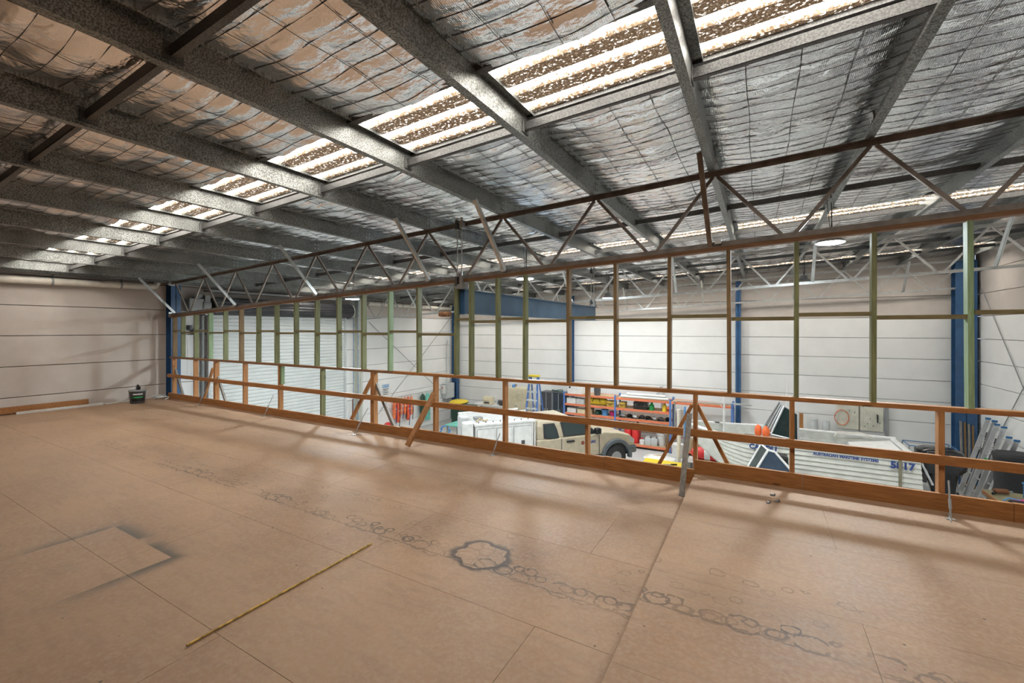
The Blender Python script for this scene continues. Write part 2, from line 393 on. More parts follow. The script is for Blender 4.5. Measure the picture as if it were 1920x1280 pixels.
# bridging channels
br0 = None
for yb in (-.6 - 3.7, -.6 - 1.85, 1.22, 3.16, 6.85, 8.70, 12.35, 14.2):
    for a, b in zip(PX[:-1], PX[1:]):
        if br0 is None:
            br0 = MB().box(.003, 1.277, -.02, .02, 0, .004).box(.003, 1.277, -.02, -.016, 0, .07).box(.003, .01, -.05, .05, -.02, .09).build('bridging_bar', 'galv_dark', roof)
            o = br0; o.location = (a, yb, tc(a) + .075)
        else: o = inst(br0, roof, (a, yb, tc(a) + .075))
        o.rotation_euler = (0, -slope, 0)
# foil blanket strips between purlins, sagging on the wires
vn = rng.random((160, 400))
def smooth_noise(u, v):
    i, j = np.floor(u).astype(int), np.floor(v).astype(int); fu, fv = u - i, v - j
    fu, fv = fu * fu * (3 - 2 * fu), fv * fv * (3 - 2 * fv)
    g = lambda a, b: vn[a % 160, b % 400]
    return (g(i, j) * (1 - fu) + g(i + 1, j) * fu) * (1 - fv) + (g(i, j + 1) * (1 - fu) + g(i + 1, j + 1) * fu) * fv
WY, WX = .15, .32
def foil_z(X, Y, a, b):
    u = (X - a) / (b - a)
    sag = -.045 * np.sin(np.pi * u) ** .8
    cellr = smooth_noise(X / .33 + 11, np.floor(Y / WY) * 7.31)
    uu = u * 4
    msk = (np.abs(np.sin(np.pi * Y / WY)) ** .8) * (.25 + .75 * np.abs(np.sin(np.pi * uu)) ** .5)
    pil = -msk * (.004 + .022 * cellr)
    cr = msk * ((smooth_noise(X * 9, Y * 14) - .5) * .014) + (smooth_noise(X * 3.1 + 50, Y * 4.2 + 9) - .5) * .042
    ex = np.clip(.55 + (2.5 - X) * .10, .4, 1.2)
    return EYE + 1.0875 + .0446 * (X + 12.08) + .225 + sag + (pil + cr) * np.sin(np.pi * np.clip(u, .02, .98)) ** .4 * ex
def foil_strip(a, b, y0, y1, fine):
    nx = 16; ny = max(2, int((y1 - y0) / (.0375 if fine else .15)))
    xs = np.linspace(a, b, nx + 1); ys = np.linspace(y0, y1, ny + 1)
    X, Y = np.meshgrid(xs, ys); Z = foil_z(X, Y, a, b)
    me = bpy.data.meshes.new('foil_blanket')
    vs = np.stack([X.ravel(), Y.ravel(), Z.ravel()], 1)
    i = np.arange(nx)[None, :] + np.arange(ny)[:, None] * (nx + 1)
    fs = np.stack([i, i + nx + 1, i + nx + 2, i + 1], -1).reshape(-1, 4)
    me.from_pydata(vs.tolist(), [], fs.tolist()); me.polygons.foreach_set('use_smooth', [True] * len(me.polygons))
    o = bpy.data.objects.new('foil_blanket', me); COL.objects.link(o); o.parent = roof; me.materials.append(M['foil'])
BX = [-12.4] + PX + [5.1]
segs = [(YR, -.2, False), (-.2, SKYL[0][0], True), (SKYL[0][1], SKYL[1][0], True), (SKYL[1][1], SKYL[2][0], True), (SKYL[2][1], YB, True)]
for a, b in zip(BX[:-1], BX[1:]):
    for y0, y1, fine in segs: foil_strip(a, b, y0, y1, fine)
# safety wires under the foil
wm = MB(); wr = .0021
def wire(pts):
    pts = np.array(pts); n = len(pts); d = np.array([[0, 0, -wr], [1, 1, 0], [-1, -1, 0]], float)
    along_x = abs(pts[-1][0] - pts[0][0]) > abs(pts[-1][1] - pts[0][1])
    off = np.array([[0, -wr, wr * .5], [0, wr, wr * .5], [0, 0, -wr]]) if along_x else np.array([[-wr, 0, wr * .5], [wr, 0, wr * .5], [0, 0, -wr]])
    wm.loft([[tuple(p + o) for o in off] for p in pts], True, False)
for y0, y1, fine in segs[1:]:
    k0 = int(math.ceil(y0 / WY)); 
    for k in range(k0, int(y1 / WY) + 1):
        y = k * WY
        for a, b in zip(BX[:-1], BX[1:]):
            xs = np.linspace(a, b, 17); z = foil_z(xs, np.full(17, y), a, b) - .005
            wire(np.stack([xs, np.full(17, y), z], 1))
    for a, b in zip(BX[:-1], BX[1:]):
        for q in range(1, 4):
            x = a + (b - a) * q / 4
            n = max(2, int((y1 - y0) / .15)); ys = np.linspace(y0, y1, n)
            xs = np.full(n, x) + .006 * np.sin(ys * 5 + x * 9); z = foil_z(xs, ys, a, b) - .009
            wire(np.stack([xs, ys, z], 1))
wm.build('wire_mesh', 'wire', roof, kind='stuff')
# skylight sheets: ribbed, dirty, daylight shines through
sk0 = {}
for (y0, y1) in SKYL:
    for a, b in zip(PX[:-1], PX[1:]):
        if 'm' not in sk0:
            prof = [(0, 0)]
            W = y1 - y0; nrib = 3
            for r in range(nrib):
                c = W * (r + .5) / nrib
                prof += [(c - .055, 0), (c - .026, .03), (c + .026, .03), (c + .055, 0)]
            prof += [(W, 0)]
            rows = [[(x, y, z) for y, z in prof] for x in np.linspace(0, 1.281, 9)]
            sk0['m'] = MB().loft(rows, False, False).build('skylight_sheet', 'sky', roof); o = sk0['m']; o.location = (a, y0, tc(a) + .235)
        else: o = inst(sk0['m'], roof, (a, y0, tc(a) + .235))
        o.rotation_euler = (0, -slope, 0)
    # dark lap strips along both edges of the skylight
    for ye in (y0, y1):
        slab(PX[0], PX[-1], ye - .03, ye + .03, .20, .05).build('lap_strip', 'galv_dark', roof)

# ------------------------------------------------------------------ columns
def hcol(name, x, y, z1, m, along, label, w=.2, d=.25):
    o = empty(name, (x, y, 0))
    if along == 'x':   # web along X
        MB().box(-d / 2, d / 2, -.006, .006, 0, z1).build('web', m, o)
        MB().box(d / 2 - .012, d / 2, -w / 2, w / 2, 0, z1).build('flange', m, o); MB().box(-d / 2, -d / 2 + .012, -w / 2, w / 2, 0, z1).build('flange', m, o)
    else:
        MB().box(-.006, .006, -d / 2, d / 2, 0, z1).build('web', m, o)
        MB().box(-w / 2, w / 2, d / 2 - .012, d / 2, 0, z1).build('flange', m, o); MB().box(-w / 2, w / 2, -d / 2, -d / 2 + .012, 0, z1).build('flange', m, o)
    tag(o, label, 'column', 'steel columns along the walls'); return o
hcol('steel_column', -12.22, 5.04, tc(-12.2) - .02, 'blue', 'x', 'dark blue steel column at the end of the timber frame')
hcol('steel_column', -12.22, 10.55, tc(-12.2) - .02, 'peel', 'x', 'steel column with worn grey green and blue paint beside the roller door')
hcol('steel_column', -12.1, 16.02, tc(-12.1) - .02, 'blue', 'x', 'blue steel corner column behind the grey switchboard')
hcol('steel_column', -6.45, 16.07, tc(-6.45) - .02, 'blue', 'y', 'slim blue column on the white wall behind the storage rack', .14, .22)
hcol('steel_column', -.61, 16.07, tc(-.61) - .02, 'blue', 'y', 'blue column on the white wall behind the boat bow', .15, .22)
hcol('steel_column', 4.72, 15.98, tc(4.72) - .02, 'blue', 'y', 'broad blue corner column behind the leaning ladders', .42, .3)

# ------------------------------------------------------------------ roof trusses
def truss(y, m, label, x0=-12.08, x1=4.9, webm=None):
    o = empty('roof_truss', (0, y, 0)); tag(o, label, 'roof truss', 'lattice roof trusses')
    MB().bar((x0, 0, tc(x0) - .005), (x1, 0, tc(x1) - .005), .006, .055).bar((x0, -.02, tc(x0) + .02), (x1, -.02, tc(x1) + .02), .05, .006).build('top_chord', m, o)
    MB().bar((x0, 0, bc(x0)), (x1, 0, bc(x1)), .006, .055).bar((x0, -.02, bc(x0) - .025), (x1, -.02, bc(x1) - .025), .05, .006).build('bottom_chord', m, o)
    nodes = [p for p in PX if p < x1]
    nodes = [-11.92] + nodes[1:]
    for i, p in enumerate(nodes):
        q0 = p - .64; q1 = p + .64
        if q0 > x0: MB().bar((p - .02, .012, tc(p) - .03), (q0 + .055, .012, bc(q0) + .02), .025, .034).build('web_member', m, o)
        if q1 < x1: MB().bar((p + .02, .012, tc(p) - .03), (q1 - .055, .012, bc(q1) + .02), .025, .034).build('web_member', m, o)
    MB().box(x0 - .02, x0, -.06, .06, bc(x0) - .06, bc(x0) + .06).build('end_plate', 'steel', o); MB().box(x0 - .02, x0, -.06, .06, tc(x0) - .06, tc(x0) + .05).build('end_plate', 'steel', o)
    return o
t1 = truss(YF, 'shaded_steel', 'steel lattice truss in shaded brown running above the timber frame')
t2 = truss(TRUSS_Y[1], 'steel', 'pale galvanised lattice truss crossing above the beige utility truck')
t3 = truss(TRUSS_Y[2] - .05, 'steel', 'pale galvanised lattice truss tight against the white panel wall')
for tt in (t2, t3):
    for x in (-9.36, -6.8, -4.24, -1.68, .88, 3.44):
        MB().bar((x + .03, -.03, bc(x) + .02), (x + .03, -.62, tc(x) + .03), .05, .006, (0, 1, .3)).bar((x + .055, -.03, bc(x) + .02), (x + .055, -.62, tc(x) + .03), .006, .045, (0, 1, .3)).build('fly_brace_angle', 'steel', tt)
# fly braces from the first truss up to the purlins
for x, m, lb in [(-11.92, 'steel', 'galvanised angle brace beside the dark blue column'), (-9.36, 'steel', 'galvanised angle brace between truss and purlin above the door gear'),
                 (-6.8, 'steel', 'galvanised angle brace between truss and purlin above the roller door'), (-4.24, 'steel', 'galvanised angle brace beside the hanger rods'),
                 (-2.96, 'steel', 'galvanised angle brace above the blue hoist beam'), (-.40, 'shaded_steel', 'dark brown steel strut from truss to purlin')]:
    o = empty('fly_brace', (x, YF, bc(x))); dz = tc(x) + .035 - bc(x); dy = -.71
    a, b = Vector((.03, -.03, .03)), Vector((.03, dy, dz))
    if m == 'shaded_steel': a = Vector((-.045, -.04, -.02)); b = Vector((-.105, -.45, dz + .05))
    w2 = .05 if m == 'steel' else .045
    ob = MB().bar(a, b, w2, .006, (0, 1, .3)).bar(a + Vector((w2 / 2, 0, 0)), b + Vector((w2 / 2, 0, 0)), .006, .05, (0, 1, .3)).build('angle', m, o)
    MB().box(.0, .06, -.06, -.02, .0, .05).build('bolt_cleat', 'steel', o); tag(o, lb, 'brace', 'angle braces on the first truss')
# purlin cleats
cl0 = None
for x in PX[1:]:
    if cl0 is None:
        cl0 = MB().box(-.012, -.004, -.06, .06, 0, .19).tube([(-.02, -.03, .06), (.02, -.03, .06)], .012, 6).tube([(-.02, .03, .06), (.02, .03, .06)], .012, 6).tube([(-.02, -.03, .13), (.02, -.03, .13)], .012, 6).tube([(-.02, .03, .13), (.02, .03, .13)], .012, 6).build('purlin_cleat', 'steel', roof)
        cl0.location = (x, YF, tc(x) + .035)
    else: inst(cl0, roof, (x, YF, tc(x) + .035))

# ------------------------------------------------------------------ hoist beam and hangers
XB = -3.68
o = empty('hoist_beam', (XB, 5.0, EYE + .22)); L = 5.8
MB().box(-.005, .005, 0, L, 0, .345).build('web', 'blue_beam', o)
MB().box(-.075, .075, 0, L, 0, .012).build('flange', 'blue_beam', o); MB().box(-.075, .075, 0, L, .333, .345).build('flange', 'blue_beam', o)
MB().box(-.07, .07, -.012, 0, -.01, .355).build('end_plate', 'blue', o)
tag(o, 'deep blue steel hoist beam hung below the trusses', 'beam')
for yy, lb in ((YF, 'steel hanger rods and clamp plates on the dark truss'), (10.5, 'steel hanger rods and clamp plates on the pale truss')):
    o = empty('beam_hanger', (XB + .04, yy, EYE + .565)); zt = tc(XB) - EYE - .565 + .06; zb = bc(XB) - EYE - .565
    MB().tube([(-.03, -.05, -.0), (-.03, -.05, zt)], .009, 8).build('rod', 'zinc', o); MB().tube([(.045, -.05, -.0), (.045, -.05, zt)], .009, 8).build('rod', 'zinc', o)
    for zz in (zt - .07, zb - .06):
        MB().box(-.055, -.02, -.075, .07, zz - .06, zz + .07).build('clamp_plate', 'dgrey', o, bevel=.004)
        MB().box(.02, .07, -.075, .03, zz - .05, zz + .06).build('clamp_plate', 'mgrey', o, bevel=.004)
    for xx in (-.03, .045): MB().tube([(xx, -.05, zt), (xx, -.05, zt + .03)], .018, 6).build('nut', 'zinc', o)
    MB().box(-.06, .08, -.07, .07, .0, .06).build('saddle', 'mgrey', o, bevel=.005)
    tag(o, lb, 'hanger')
o = MB().tube([(-.08, 0, 0), (.03, 0, 0), (.10, 0, 0)], [.036, .04, .036], 12).build('lagged_pipe_stub', mat('rusty_lagging', (.30, .16, .09), .9, 0, .6, 30, .6, 60), loc=(-3.87, 4.862, EYE + .215), smooth=40)
tag(o, 'short rusty lagged pipe stub on the frame beside the hoist beam', 'pipe')

# ------------------------------------------------------------------ timber stud frame
YS0, YS1 = 4.905, 4.99
fr = empty('stud_frame', (0, YF, MR)); tag(fr, 'tall timber stud frame with staggered noggings below the dark truss', 'stud wall')
def loc(b): b.location = (0, -YF, -MR); return b
RT = EYE - .645
studs = [323.4, 338.7, 363.7, 390.2, 418.4, 448.1, 480, 514.4, 550.8, 589.4, 630.9, 676.9, 726.6, 780.9, 850.8, 878.9, 929.3, 979.7, 1062.3, 1150.5, 1250.5, 1363.5, 1489, 1633.5, 1816]
ca, sa = math.cos(R(29.67)), math.sin(R(29.67))
def xat(px, Y):
    u = (px - 960) / 815; return (u * ca - sa) / (u * sa + ca) * Y
SXS = [xat(p, YS0) for p in studs] + [xat(1816, YS0) + .63 * k for k in (1, 2, 3, 4, 5)]
smat = ['brown', 'green', 'green', 'greenp', 'green', 'brown', 'green', 'green', 'green', 'green', 'green', 'green', 'greenp', 'green', 'green', 'green', 'green', 'green', 'brown', 'brown', 'brown', 'brown', 'green', 'green', 'greenp'] + ['green'] * 5
TPZ = lambda x: bc(x) - .028
loc(MB().bar((-12.08, (YS0 + YS1) / 2, TPZ(-12.08) - .02), (4.9, (YS0 + YS1) / 2, TPZ(4.9) - .02), YS1 - YS0, .042).build('top_plate', 'pined', fr))
for i, x in enumerate(SXS):
    lean = .02 * math.sin(i * 2.3)
    zt = TPZ(x) - .042
    loc(MB().add([(x, YS0, RT), (x + .037, YS0, RT), (x + .037, YS1, RT), (x, YS1, RT), (x + lean * .4, YS0, zt), (x + .037 + lean * .4, YS0, zt), (x + .037 + lean * .4, YS1, zt), (x + lean * .4, YS1, zt)],
                 [(0, 3, 2, 1), (4, 5, 6, 7), (0, 1, 5, 4), (1, 2, 6, 5), (2, 3, 7, 6), (3, 0, 4, 7)]).build('stud', smat[i], fr))
for i in range(len(SXS) - 1):
    if SXS[i] < -3.8: z = EYE + (-.075 if i % 2 else -.037)
    else: z = EYE + (.137 if i % 2 == 0 else .103)
    loc(MB().box(SXS[i] + .038, SXS[i + 1] - .001, YS0 + .003, YS1 - .003, z - .018, z + .018).build('noggin', 'nog', fr))

# lower guard rail frame
gr = empty('guard_rail_frame', (0, YF, MR)); tag(gr, 'orange pine guard rail frame with kickboards along the mezzanine edge', 'railing')
def glob(b): b.location = (0, -YF, -MR); return b
for a, b in ((-12.08, -8.9), (-8.9, -4.9), (-4.9, -.62), (-.62, 2.9), (2.9, 4.95)):
    glob(MB().box(a + .001, b - .001, YS0 - .003, YS1 + .003, RT - .04, RT - .0005).build('top_rail', 'pined' if a < -4.95 else 'pine', gr))
for a, b, dz in ((-12.1, -5.46, 0), (-5.46, -.70, .003), (-.645, 3.4, .004), (3.4, 4.95, 0)):
    glob(MB().box(a + .001, b - .001, YS0 - .042, YS0 - .004, EYE - 1.122 + dz, EYE - 1.047 + dz).build('mid_rail', 'pine', gr))
posts = [322.5, 362.5, 400, 455, 521, 600, 694.5, 812, 942.3, 1097, 1299.5, 1481, 1760]
for i, p in enumerate(posts):
    x = xat(p, YS0); zb = (ML if x < SEAM else MR) - .02
    wd = .075 if p in (694.5, 400) else .038
    m = 'green' if p == 600 else 'pinev'
    glob(MB().box(x, x + wd, YS0, YS1, zb, RT - .041).build('post', m, gr))
    if p == 521: glob(MB().box(x + .04, x + .078, YS0 + .02, YS1, EYE - 1.03, RT - .041).build('splice_block', 'greenp', gr))
for x in (2.75, 4.1): glob(MB().box(x, x + .038, YS0, YS1, MR - .02, RT - .041).build('post', 'pinev', gr))
for a, b, z0, h in ((-12.08, -9.55, ML, .128), (-9.55, -7.2, ML, .128), (-7.2, -4.72, ML, .13), (-4.72, -1.55, ML, .145), (-1.55, SEAM, ML, .152), (SEAM, .35, MR, .142), (.35, 1.72, MR, .142), (1.72, 4.95, MR, .145)):
    glob(MB().box(a + .0015, b - .0015, YS0 - .035, YS0 - .002, z0 + .0005, z0 + h).build('kickboard', 'pine', gr))
def diag(xa, za, xb, zb, y, m='pine', w=.06):
    glob(MB().bar((xa, y, za + EYE), (xb, y, zb + EYE), .036, w, (1, 0, 0)).build('diagonal_brace', m, gr))
diag(-10.62, -1.52, -10.27, -.84, 4.965, 'pinev', .05); diag(-9.76, -1.52, -10.18, -.84, 4.965, 'greyw', .05)
diag(-5.92, -1.53, -5.42, -.80, 4.965, 'pinev', .055); diag(-4.93, -1.53, -5.38, -.80, 4.965, 'greyw', .05)
diag(-.985, -1.53, -.62, -.80, 4.965, 'pinev', .036); diag(-.26, -1.43, -.575, -.80, 4.965, 'pinev', .036)
diag(-11.56, -1.54, -11.98, -.88, 4.965, 'greyw', .05)
# loose props leaning on the rail
def prop(a, b, w, d, m, name, label):
    a, b = Vector(a), Vector(b); o = MB().bar((0, 0, 0), b - a, w, d, (1, 0, 0)).build(name, m, loc=a, bevel=.003); return tag(o, label, 'timber')
prop((-4.17, 4.44, ML + .025), (-4.00, 4.80, EYE - .905), .04, .075, 'pinev', 'timber_prop', 'short orange pine prop leaning on the guard rail')
prop((-.648, 4.40, ML + .022), (-.63, 4.815, EYE - .875), .026, .05, 'greyw', 'timber_prop', 'weathered grey timber prop leaning at the floor step')
# strap braces with turnbuckles
for (fx, fy), (tx, tz), zf, lb in [((-10.31, 4.70), (-10.22, -1.19), ML, 'wire brace with turnbuckle at the A-braced post near the blue column'), ((-7.98, 4.73), (-7.92, -1.24), ML, 'wire brace with turnbuckle below the roller door'),
                                   ((-5.38, 4.58), (-5.40, -1.25), ML, 'rod brace fixed at the double post with two diagonals'), ((-2.97, 4.71), (-2.95, -1.36), ML, 'rod brace anchored in front of the white truck canopy'), ((1.31, 4.69), (1.345, -1.24), MR, 'bent rod brace anchored beside the boat stern')]:
    o = empty('rod_brace', (fx, fy, zf)); d = Vector((tx - fx, YS0 - .04 - fy, tz + EYE - zf))
    MB().tube([(0, 0, .012), d * .55 + Vector((0, .0, .02)), d], .006, 6).build('rod', 'mgrey', o, smooth=50)
    MB().tube([d * .22 + Vector((0, 0, .015)), d * .45 + Vector((0, 0, .02))], .010, 8).build('turnbuckle', 'mgrey', o, smooth=40)
    MB().box(-.03, .03, -.02, .02, 0, .006).build('foot_plate', 'zinc', o)
    MB().tube([(-.015, -.06, .004), (.02, .14, .004)], .004, 6).build('tail_wire', 'mgrey', o)
    tag(o, lb, 'brace rod', 'rod braces along the kickboard')

# ------------------------------------------------------------------ pendant lamps
def lamp(x, y, z, on, label):
    o = empty('pendant_lamp', (x, y, z + EYE)); zr = tc(x) + .21 - EYE - z
    MB().lathe([(.02, .16), (.07, .155), (.085, .07), (.155, .035), (.165, 0), (.15, .004)], n=24).build('housing', 'mgrey', o, smooth=40)
    MB().lathe([(.0, -.004), (.148, -.004), (.148, .003), (0, .003)], n=24).build('diffuser', 'lamp' if on else 'lampoff', o, smooth=40)
    MB().tube([(0, 0, .15), (.05, 0, zr)], .004, 5).tube([(0, 0, .15), (-.05, 0, zr)], .004, 5).build('suspension_wire', 'wire', o)
    MB().tube([(0, 0, .16), (.02, .02, .2), (.01, .05, zr)], .006, 6).build('power_cable', 'black', o)
    tag(o, label, 'lamp', 'pendant lamps under the roof')
lamp(.82, 7.14, 1.15, True, 'lit pendant lamp above the stern half of the boat')
lamp(-3.79, 7.14, .935, True, 'lit pendant lamp hanging beside the blue hoist beam')
lamp(-8.46, 7.14, .72, True, 'lit pendant lamp hanging near the roller door drum')
lamp(-3.94, 12.7, .93, True, 'lit pendant lamp hanging over the storage racks')
lamp(.93, 12.7, 1.15, False, 'dark unlit pendant lamp above the pegboard side of the boat')

# ------------------------------------------------------------------ drain pipe along the wall
def pipe(y0, y1, label, brackets, elbow=True):
    zr = lambda y: EYE + .93 + (y - 2) * .02 if y < 4.9 else EYE + .93
    o = empty('drain_pipe', (-12.22, y0, zr(y0)))
    pts = [(0, 0, 0), (0, (y1 - y0) * .5, (zr(y1) - zr(y0)) * .5), (0, y1 - y0, zr(y1) - zr(y0))]
    if elbow: pts += [(-.01, y1 - y0 + .06, zr(y1) - zr(y0) + .02), (-.02, y1 - y0 + .09, zr(y1) - zr(y0) + .09), (-.02, y1 - y0 + .09, zr(y1) - zr(y0) + .3)]
    MB().tube(pts, .072, 18).build('pipe', 'pvc', o, smooth=60)
    for b in brackets:
        zz = zr(b) - zr(y0)
        MB().tube([(.0, b - y0 - .018, zz), (.0, b - y0 + .018, zz)], .077, 18).build('clip', 'mgrey', o, smooth=40); MB().bar((.0, b - y0, zz + .07), (.03, b - y0 + .01, tc(-12.2) + .0 - zr(y0)), .03, .006).build('hanger_strap', 'dgrey', o)
    tag(o, label, 'pipe', 'white plastic drain pipes')
pipe(-5.9, 4.62, 'cream plastic drain pipe along the bare grey panels', [-4, -1, 1.2, 2.98, 4.05])
pipe(11.0, 15.75, 'cream plastic drain pipe above the cross-braced white wall', [11.6, 12.7, 13.8, 14.9])

# ------------------------------------------------------------------ roller door
d1 = empty('door_1', (XL, 7.9, 0)); struct(d1)
zt = EYE + .42; prof = []
n = int(zt / .1)
for i in range(n):
    z = i * .1; prof += [(.12, z), (.142, z + .02), (.142, z + .065), (.12, z + .085)]
rows = [[(x, y, z) for x, z in prof] for y in (-2.05, 2.06)]
MB().loft(rows, False, False).build('curtain', mat('pale_shutter', (.62, .65, .64), .4, .0, .04, 3), d1)
rr = [(.215 + .012 * math.sin(16 * a), 0) for a in np.linspace(0, 2 * math.pi, 64, endpoint=False)]
rows = [[(.25 + r * math.cos(a), y, EYE + .60 + r * math.sin(a)) for (r, _), a in zip(rr, np.linspace(0, 2 * math.pi, 64, endpoint=False))] for y in (-2.05, 2.22)]
MB().loft(rows, True, True).build('drum', mat('dark_door_drum', (.05, .05, .055), .35, .2, .2, 4), d1)
MB().tube([(.25, 2.22, EYE + .6), (.25, 2.24, EYE + .6)], .235, 24).build('end_disc', 'wht', d1, smooth=40)
for y in (-2.12, 2.06): MB().box(.08, .18, y, y + .07, 0, zt + .02).build('guide', 'lgrey', d1)
MB().box(.0, .3, -2.25, -2.13, EYE + .35, EYE + .85).box(.0, .28, 2.26, 2.36, EYE + .35, EYE + .85).build('drum_bracket', 'mgrey', d1)
MB().box(.02, .30, -2.6, -2.27, EYE + .44, EYE + .76).tube([(.2, -2.45, EYE + .76), (.2, -2.3, EYE + .86)], .07, 10).tube([(.25, -2.3, EYE + .6), (.25, -2.12, EYE + .6)], .11, 14).build('operator_motor', 'mgrey', d1, bevel=.02)
ch = MB()
for i in range(60):
    for dx in (0, .09): ch.tube([(.2 + dx * .3, -2.42 + dx, 1.2 + i * .055), (.2 + dx * .3, -2.42 + dx, 1.235 + i * .055)], .009, 5)
ch.build('hand_chain', 'dgrey', d1, kind='stuff')
MB().tube([(.06, -2.2, .2), (.06, -2.2, EYE + .4)], .035, 10).tube([(.06, -2.34, 1.), (.06, -2.34, EYE + .4)], .02, 8).build('conduit', 'mgrey', d1, smooth=50)
MB().box(.02, .14, -2.46, -2.25, EYE - .12, EYE + .02).box(.03, .2, -2.55, -2.48, EYE - .02, EYE + .1).build('control_box', 'dgrey', d1, bevel=.01)
MB().box(-.0, .3, -2.15, 2.25, EYE + .95, EYE + 1.0).build('head_flashing', 'mgrey', d1)

# ------------------------------------------------------------------ wall rods (cross bracing)
def rods(name, pts, label):
    o = empty(name, pts[0][0])
    for a, b in pts: MB().tube([Vector(a) - Vector(pts[0][0]), Vector(b) - Vector(pts[0][0])], .011, 6).build('rod', 'mgrey', o)
    c = (Vector(pts[0][0]) + Vector(pts[0][1])) / 2 - Vector(pts[0][0]); 
    tag(o, label, 'cross bracing')
xw = -12.27
rods('cross_brace', [((xw, 11.1, EYE + .25), (xw, 15.1, EYE - 2.7)), ((xw, 15.9, EYE + .55), (xw, 10.8, EYE - 3.75))], 'crossed steel tension rods on the white wall above the life jackets')
rods('cross_brace', [((4.965, 15.75, EYE + 1.1), (4.965, 12.2, EYE - 2.95)), ((4.965, 15.2, EYE - 3.0), (4.965, 11.2, EYE + 1.5))], 'crossed steel tension rods on the white wall above the ladders')

# ------------------------------------------------------------------ things lying on the mezzanine
o = MB().tube([(0, 0, .009), (.0, .4, .009), (.002, .8, .009), (0, 1.21, .009)], .0065, 8).build('yellow_rod', mat('yellow_chipped_rod', (.40, .24, .03), .45, 0, .5, 30), loc=(-2.53, 1.10, ML), smooth=50)
tag(o, 'thin yellow rod lying on the brown floor sheets', 'rod')
b0 = None
for k, (x, y) in enumerate([(.10, 4.57), (.13, 4.42), (.065, 4.35)]):
    if b0 is None:
        b0 = empty('bolt_anchor', (x, y, MR)); MB().tube([(-.018, 0, .009), (.018, 0, .009)], .009, 8).build('sleeve', 'mgrey', b0); MB().tube([(.014, 0, .011), (.022, 0, .011)], .011, 6).build('head', 'dgrey', b0)
        tag(b0, 'small steel bolt anchor lying on the floor by the kickboard', 'bolt', 'loose bolt anchors on the floor'); b0.rotation_euler = (0, 0, .3)
    else: copy_tree(b0, (x, y, MR), .5 * k)
# bucket
o = empty('paint_bucket', (-11.86, 4.22, ML))
MB().lathe([(.0, .002), (.125, .0), (.145, .27), (.14, .27), (.12, .01)], n=24).build('pail', 'dgrey', o, smooth=40)
MB().lathe([(.15, .255), (.158, .262), (.158, .285), (.15, .29), (.0, .285), (0, .26)], n=24).build('lid', 'mgrey', o, smooth=40)
MB().prism([(.137 * math.cos(a) * (1 + .0), .137 * math.sin(a)) for a in np.linspace(-1.1, .5, 8)] + [(.12 * math.cos(a), .12 * math.sin(a)) for a in np.linspace(.5, -1.1, 8)], .05, .22, 'z').build('print_band', 'black', o)
MB().prism([(.144 * math.cos(a), .144 * math.sin(a)) for a in np.linspace(-1.0, .35, 8)] + [(.13 * math.cos(a), .13 * math.sin(a)) for a in np.linspace(.35, -1.0, 8)], .12, .15, 'z').build('green_stripe', 'green_p', o)
MB().prism([(.146 * math.cos(a), .146 * math.sin(a)) for a in np.linspace(-.9, .3, 8)] + [(.13 * math.cos(a), .13 * math.sin(a)) for a in np.linspace(.3, -.9, 8)], .19, .215, 'z').build('white_stripe', 'wht', o)
MB().box(-.01, .07, -.03, .03, .29, .36).box(.0, .03, -.02, .02, .36, .4).build('tool_on_lid', 'black', o, bevel=.006)
MB().tube([(0, -.158, .26), (.06, -.17, .17), (.0, -.165, .12)], .004, 6).build('wire_handle', 'zinc', o)
tag(o, 'dark grey lidded paint bucket with printed label by the bare wall', 'bucket')
o = MB().box(0, .06, 0, 1.25, 0, .045).build('timber_board', 'whitew', loc=(-12.26, 2.5, ML), bevel=.004); o.rotation_euler = (0, 0, -.02); tag(o, 'whitewashed timber length lying along the bare wall', 'board')
o = MB().box(0, .10, 0, 1.6, 0, .03).build('timber_board', 'whitew', loc=(-12.28, 3.25, ML), bevel=.004); o.rotation_euler = (0, 0, .05); o.location.y = 3.78; o.scale = (1, .3, .5); tag(o, 'thin pale offcut strip on the floor beside the bucket', 'board')
o = MB().box(0, .035, 0, 3.9, 0, .125).build('timber_plank', 'pine', loc=(-12.335, -.35, ML + .02), bevel=.004); tag(o, 'orange pine plank standing on edge against the bare wall', 'plank')
o = empty('cable_coil', (-11.93, 4.70, ML + .006))
cp = [(.13 * math.cos(a) * (1 - .02 * a / 6.28) - .01 * a, .12 * math.sin(a), .012 + .035 * abs(math.sin(a * .7)) + .012 * a / 6.28) for a in np.linspace(0, 6.28 * 3.2, 60)]
MB().tube(cp, .008, 6).build('loop', 'lgrey', o, smooth=60); tag(o, 'pale grey cable coil at the foot of the blue column', 'cable')

# ================================================================== WORKSHOP BELOW
# ------------------------------------------------------------------ utility truck
th = R(51); ut = empty('utility_truck', (-3.65, 12.6, 0), th)
tag(ut, 'beige utility truck with white service canopy', 'truck')
# local: +x forward, -y is the visible flank at y = 0, body reaches y = 1.72
W = 1.72
def arch(cx, r, z0=.45, n=10): return [(cx + r * math.cos(a), max(z0, .37 + r * math.sin(a))) for a in np.linspace(math.pi, 0, n)]
side = [(-2.55, .45)] + [(-.44, .45)] + arch(0, .43)[1:-1] + [(.45, .45), (.60, .45), (.66, .62), (.62, .84), (.48, .97), (.1, 1.06), (-.42, 1.12), (-.5, 1.09), (-2.55, 1.06)]
side = side[::-1]
MB().prism(side, .02, W - .02, 'y').build('body', 'beige', ut, bevel=.035)
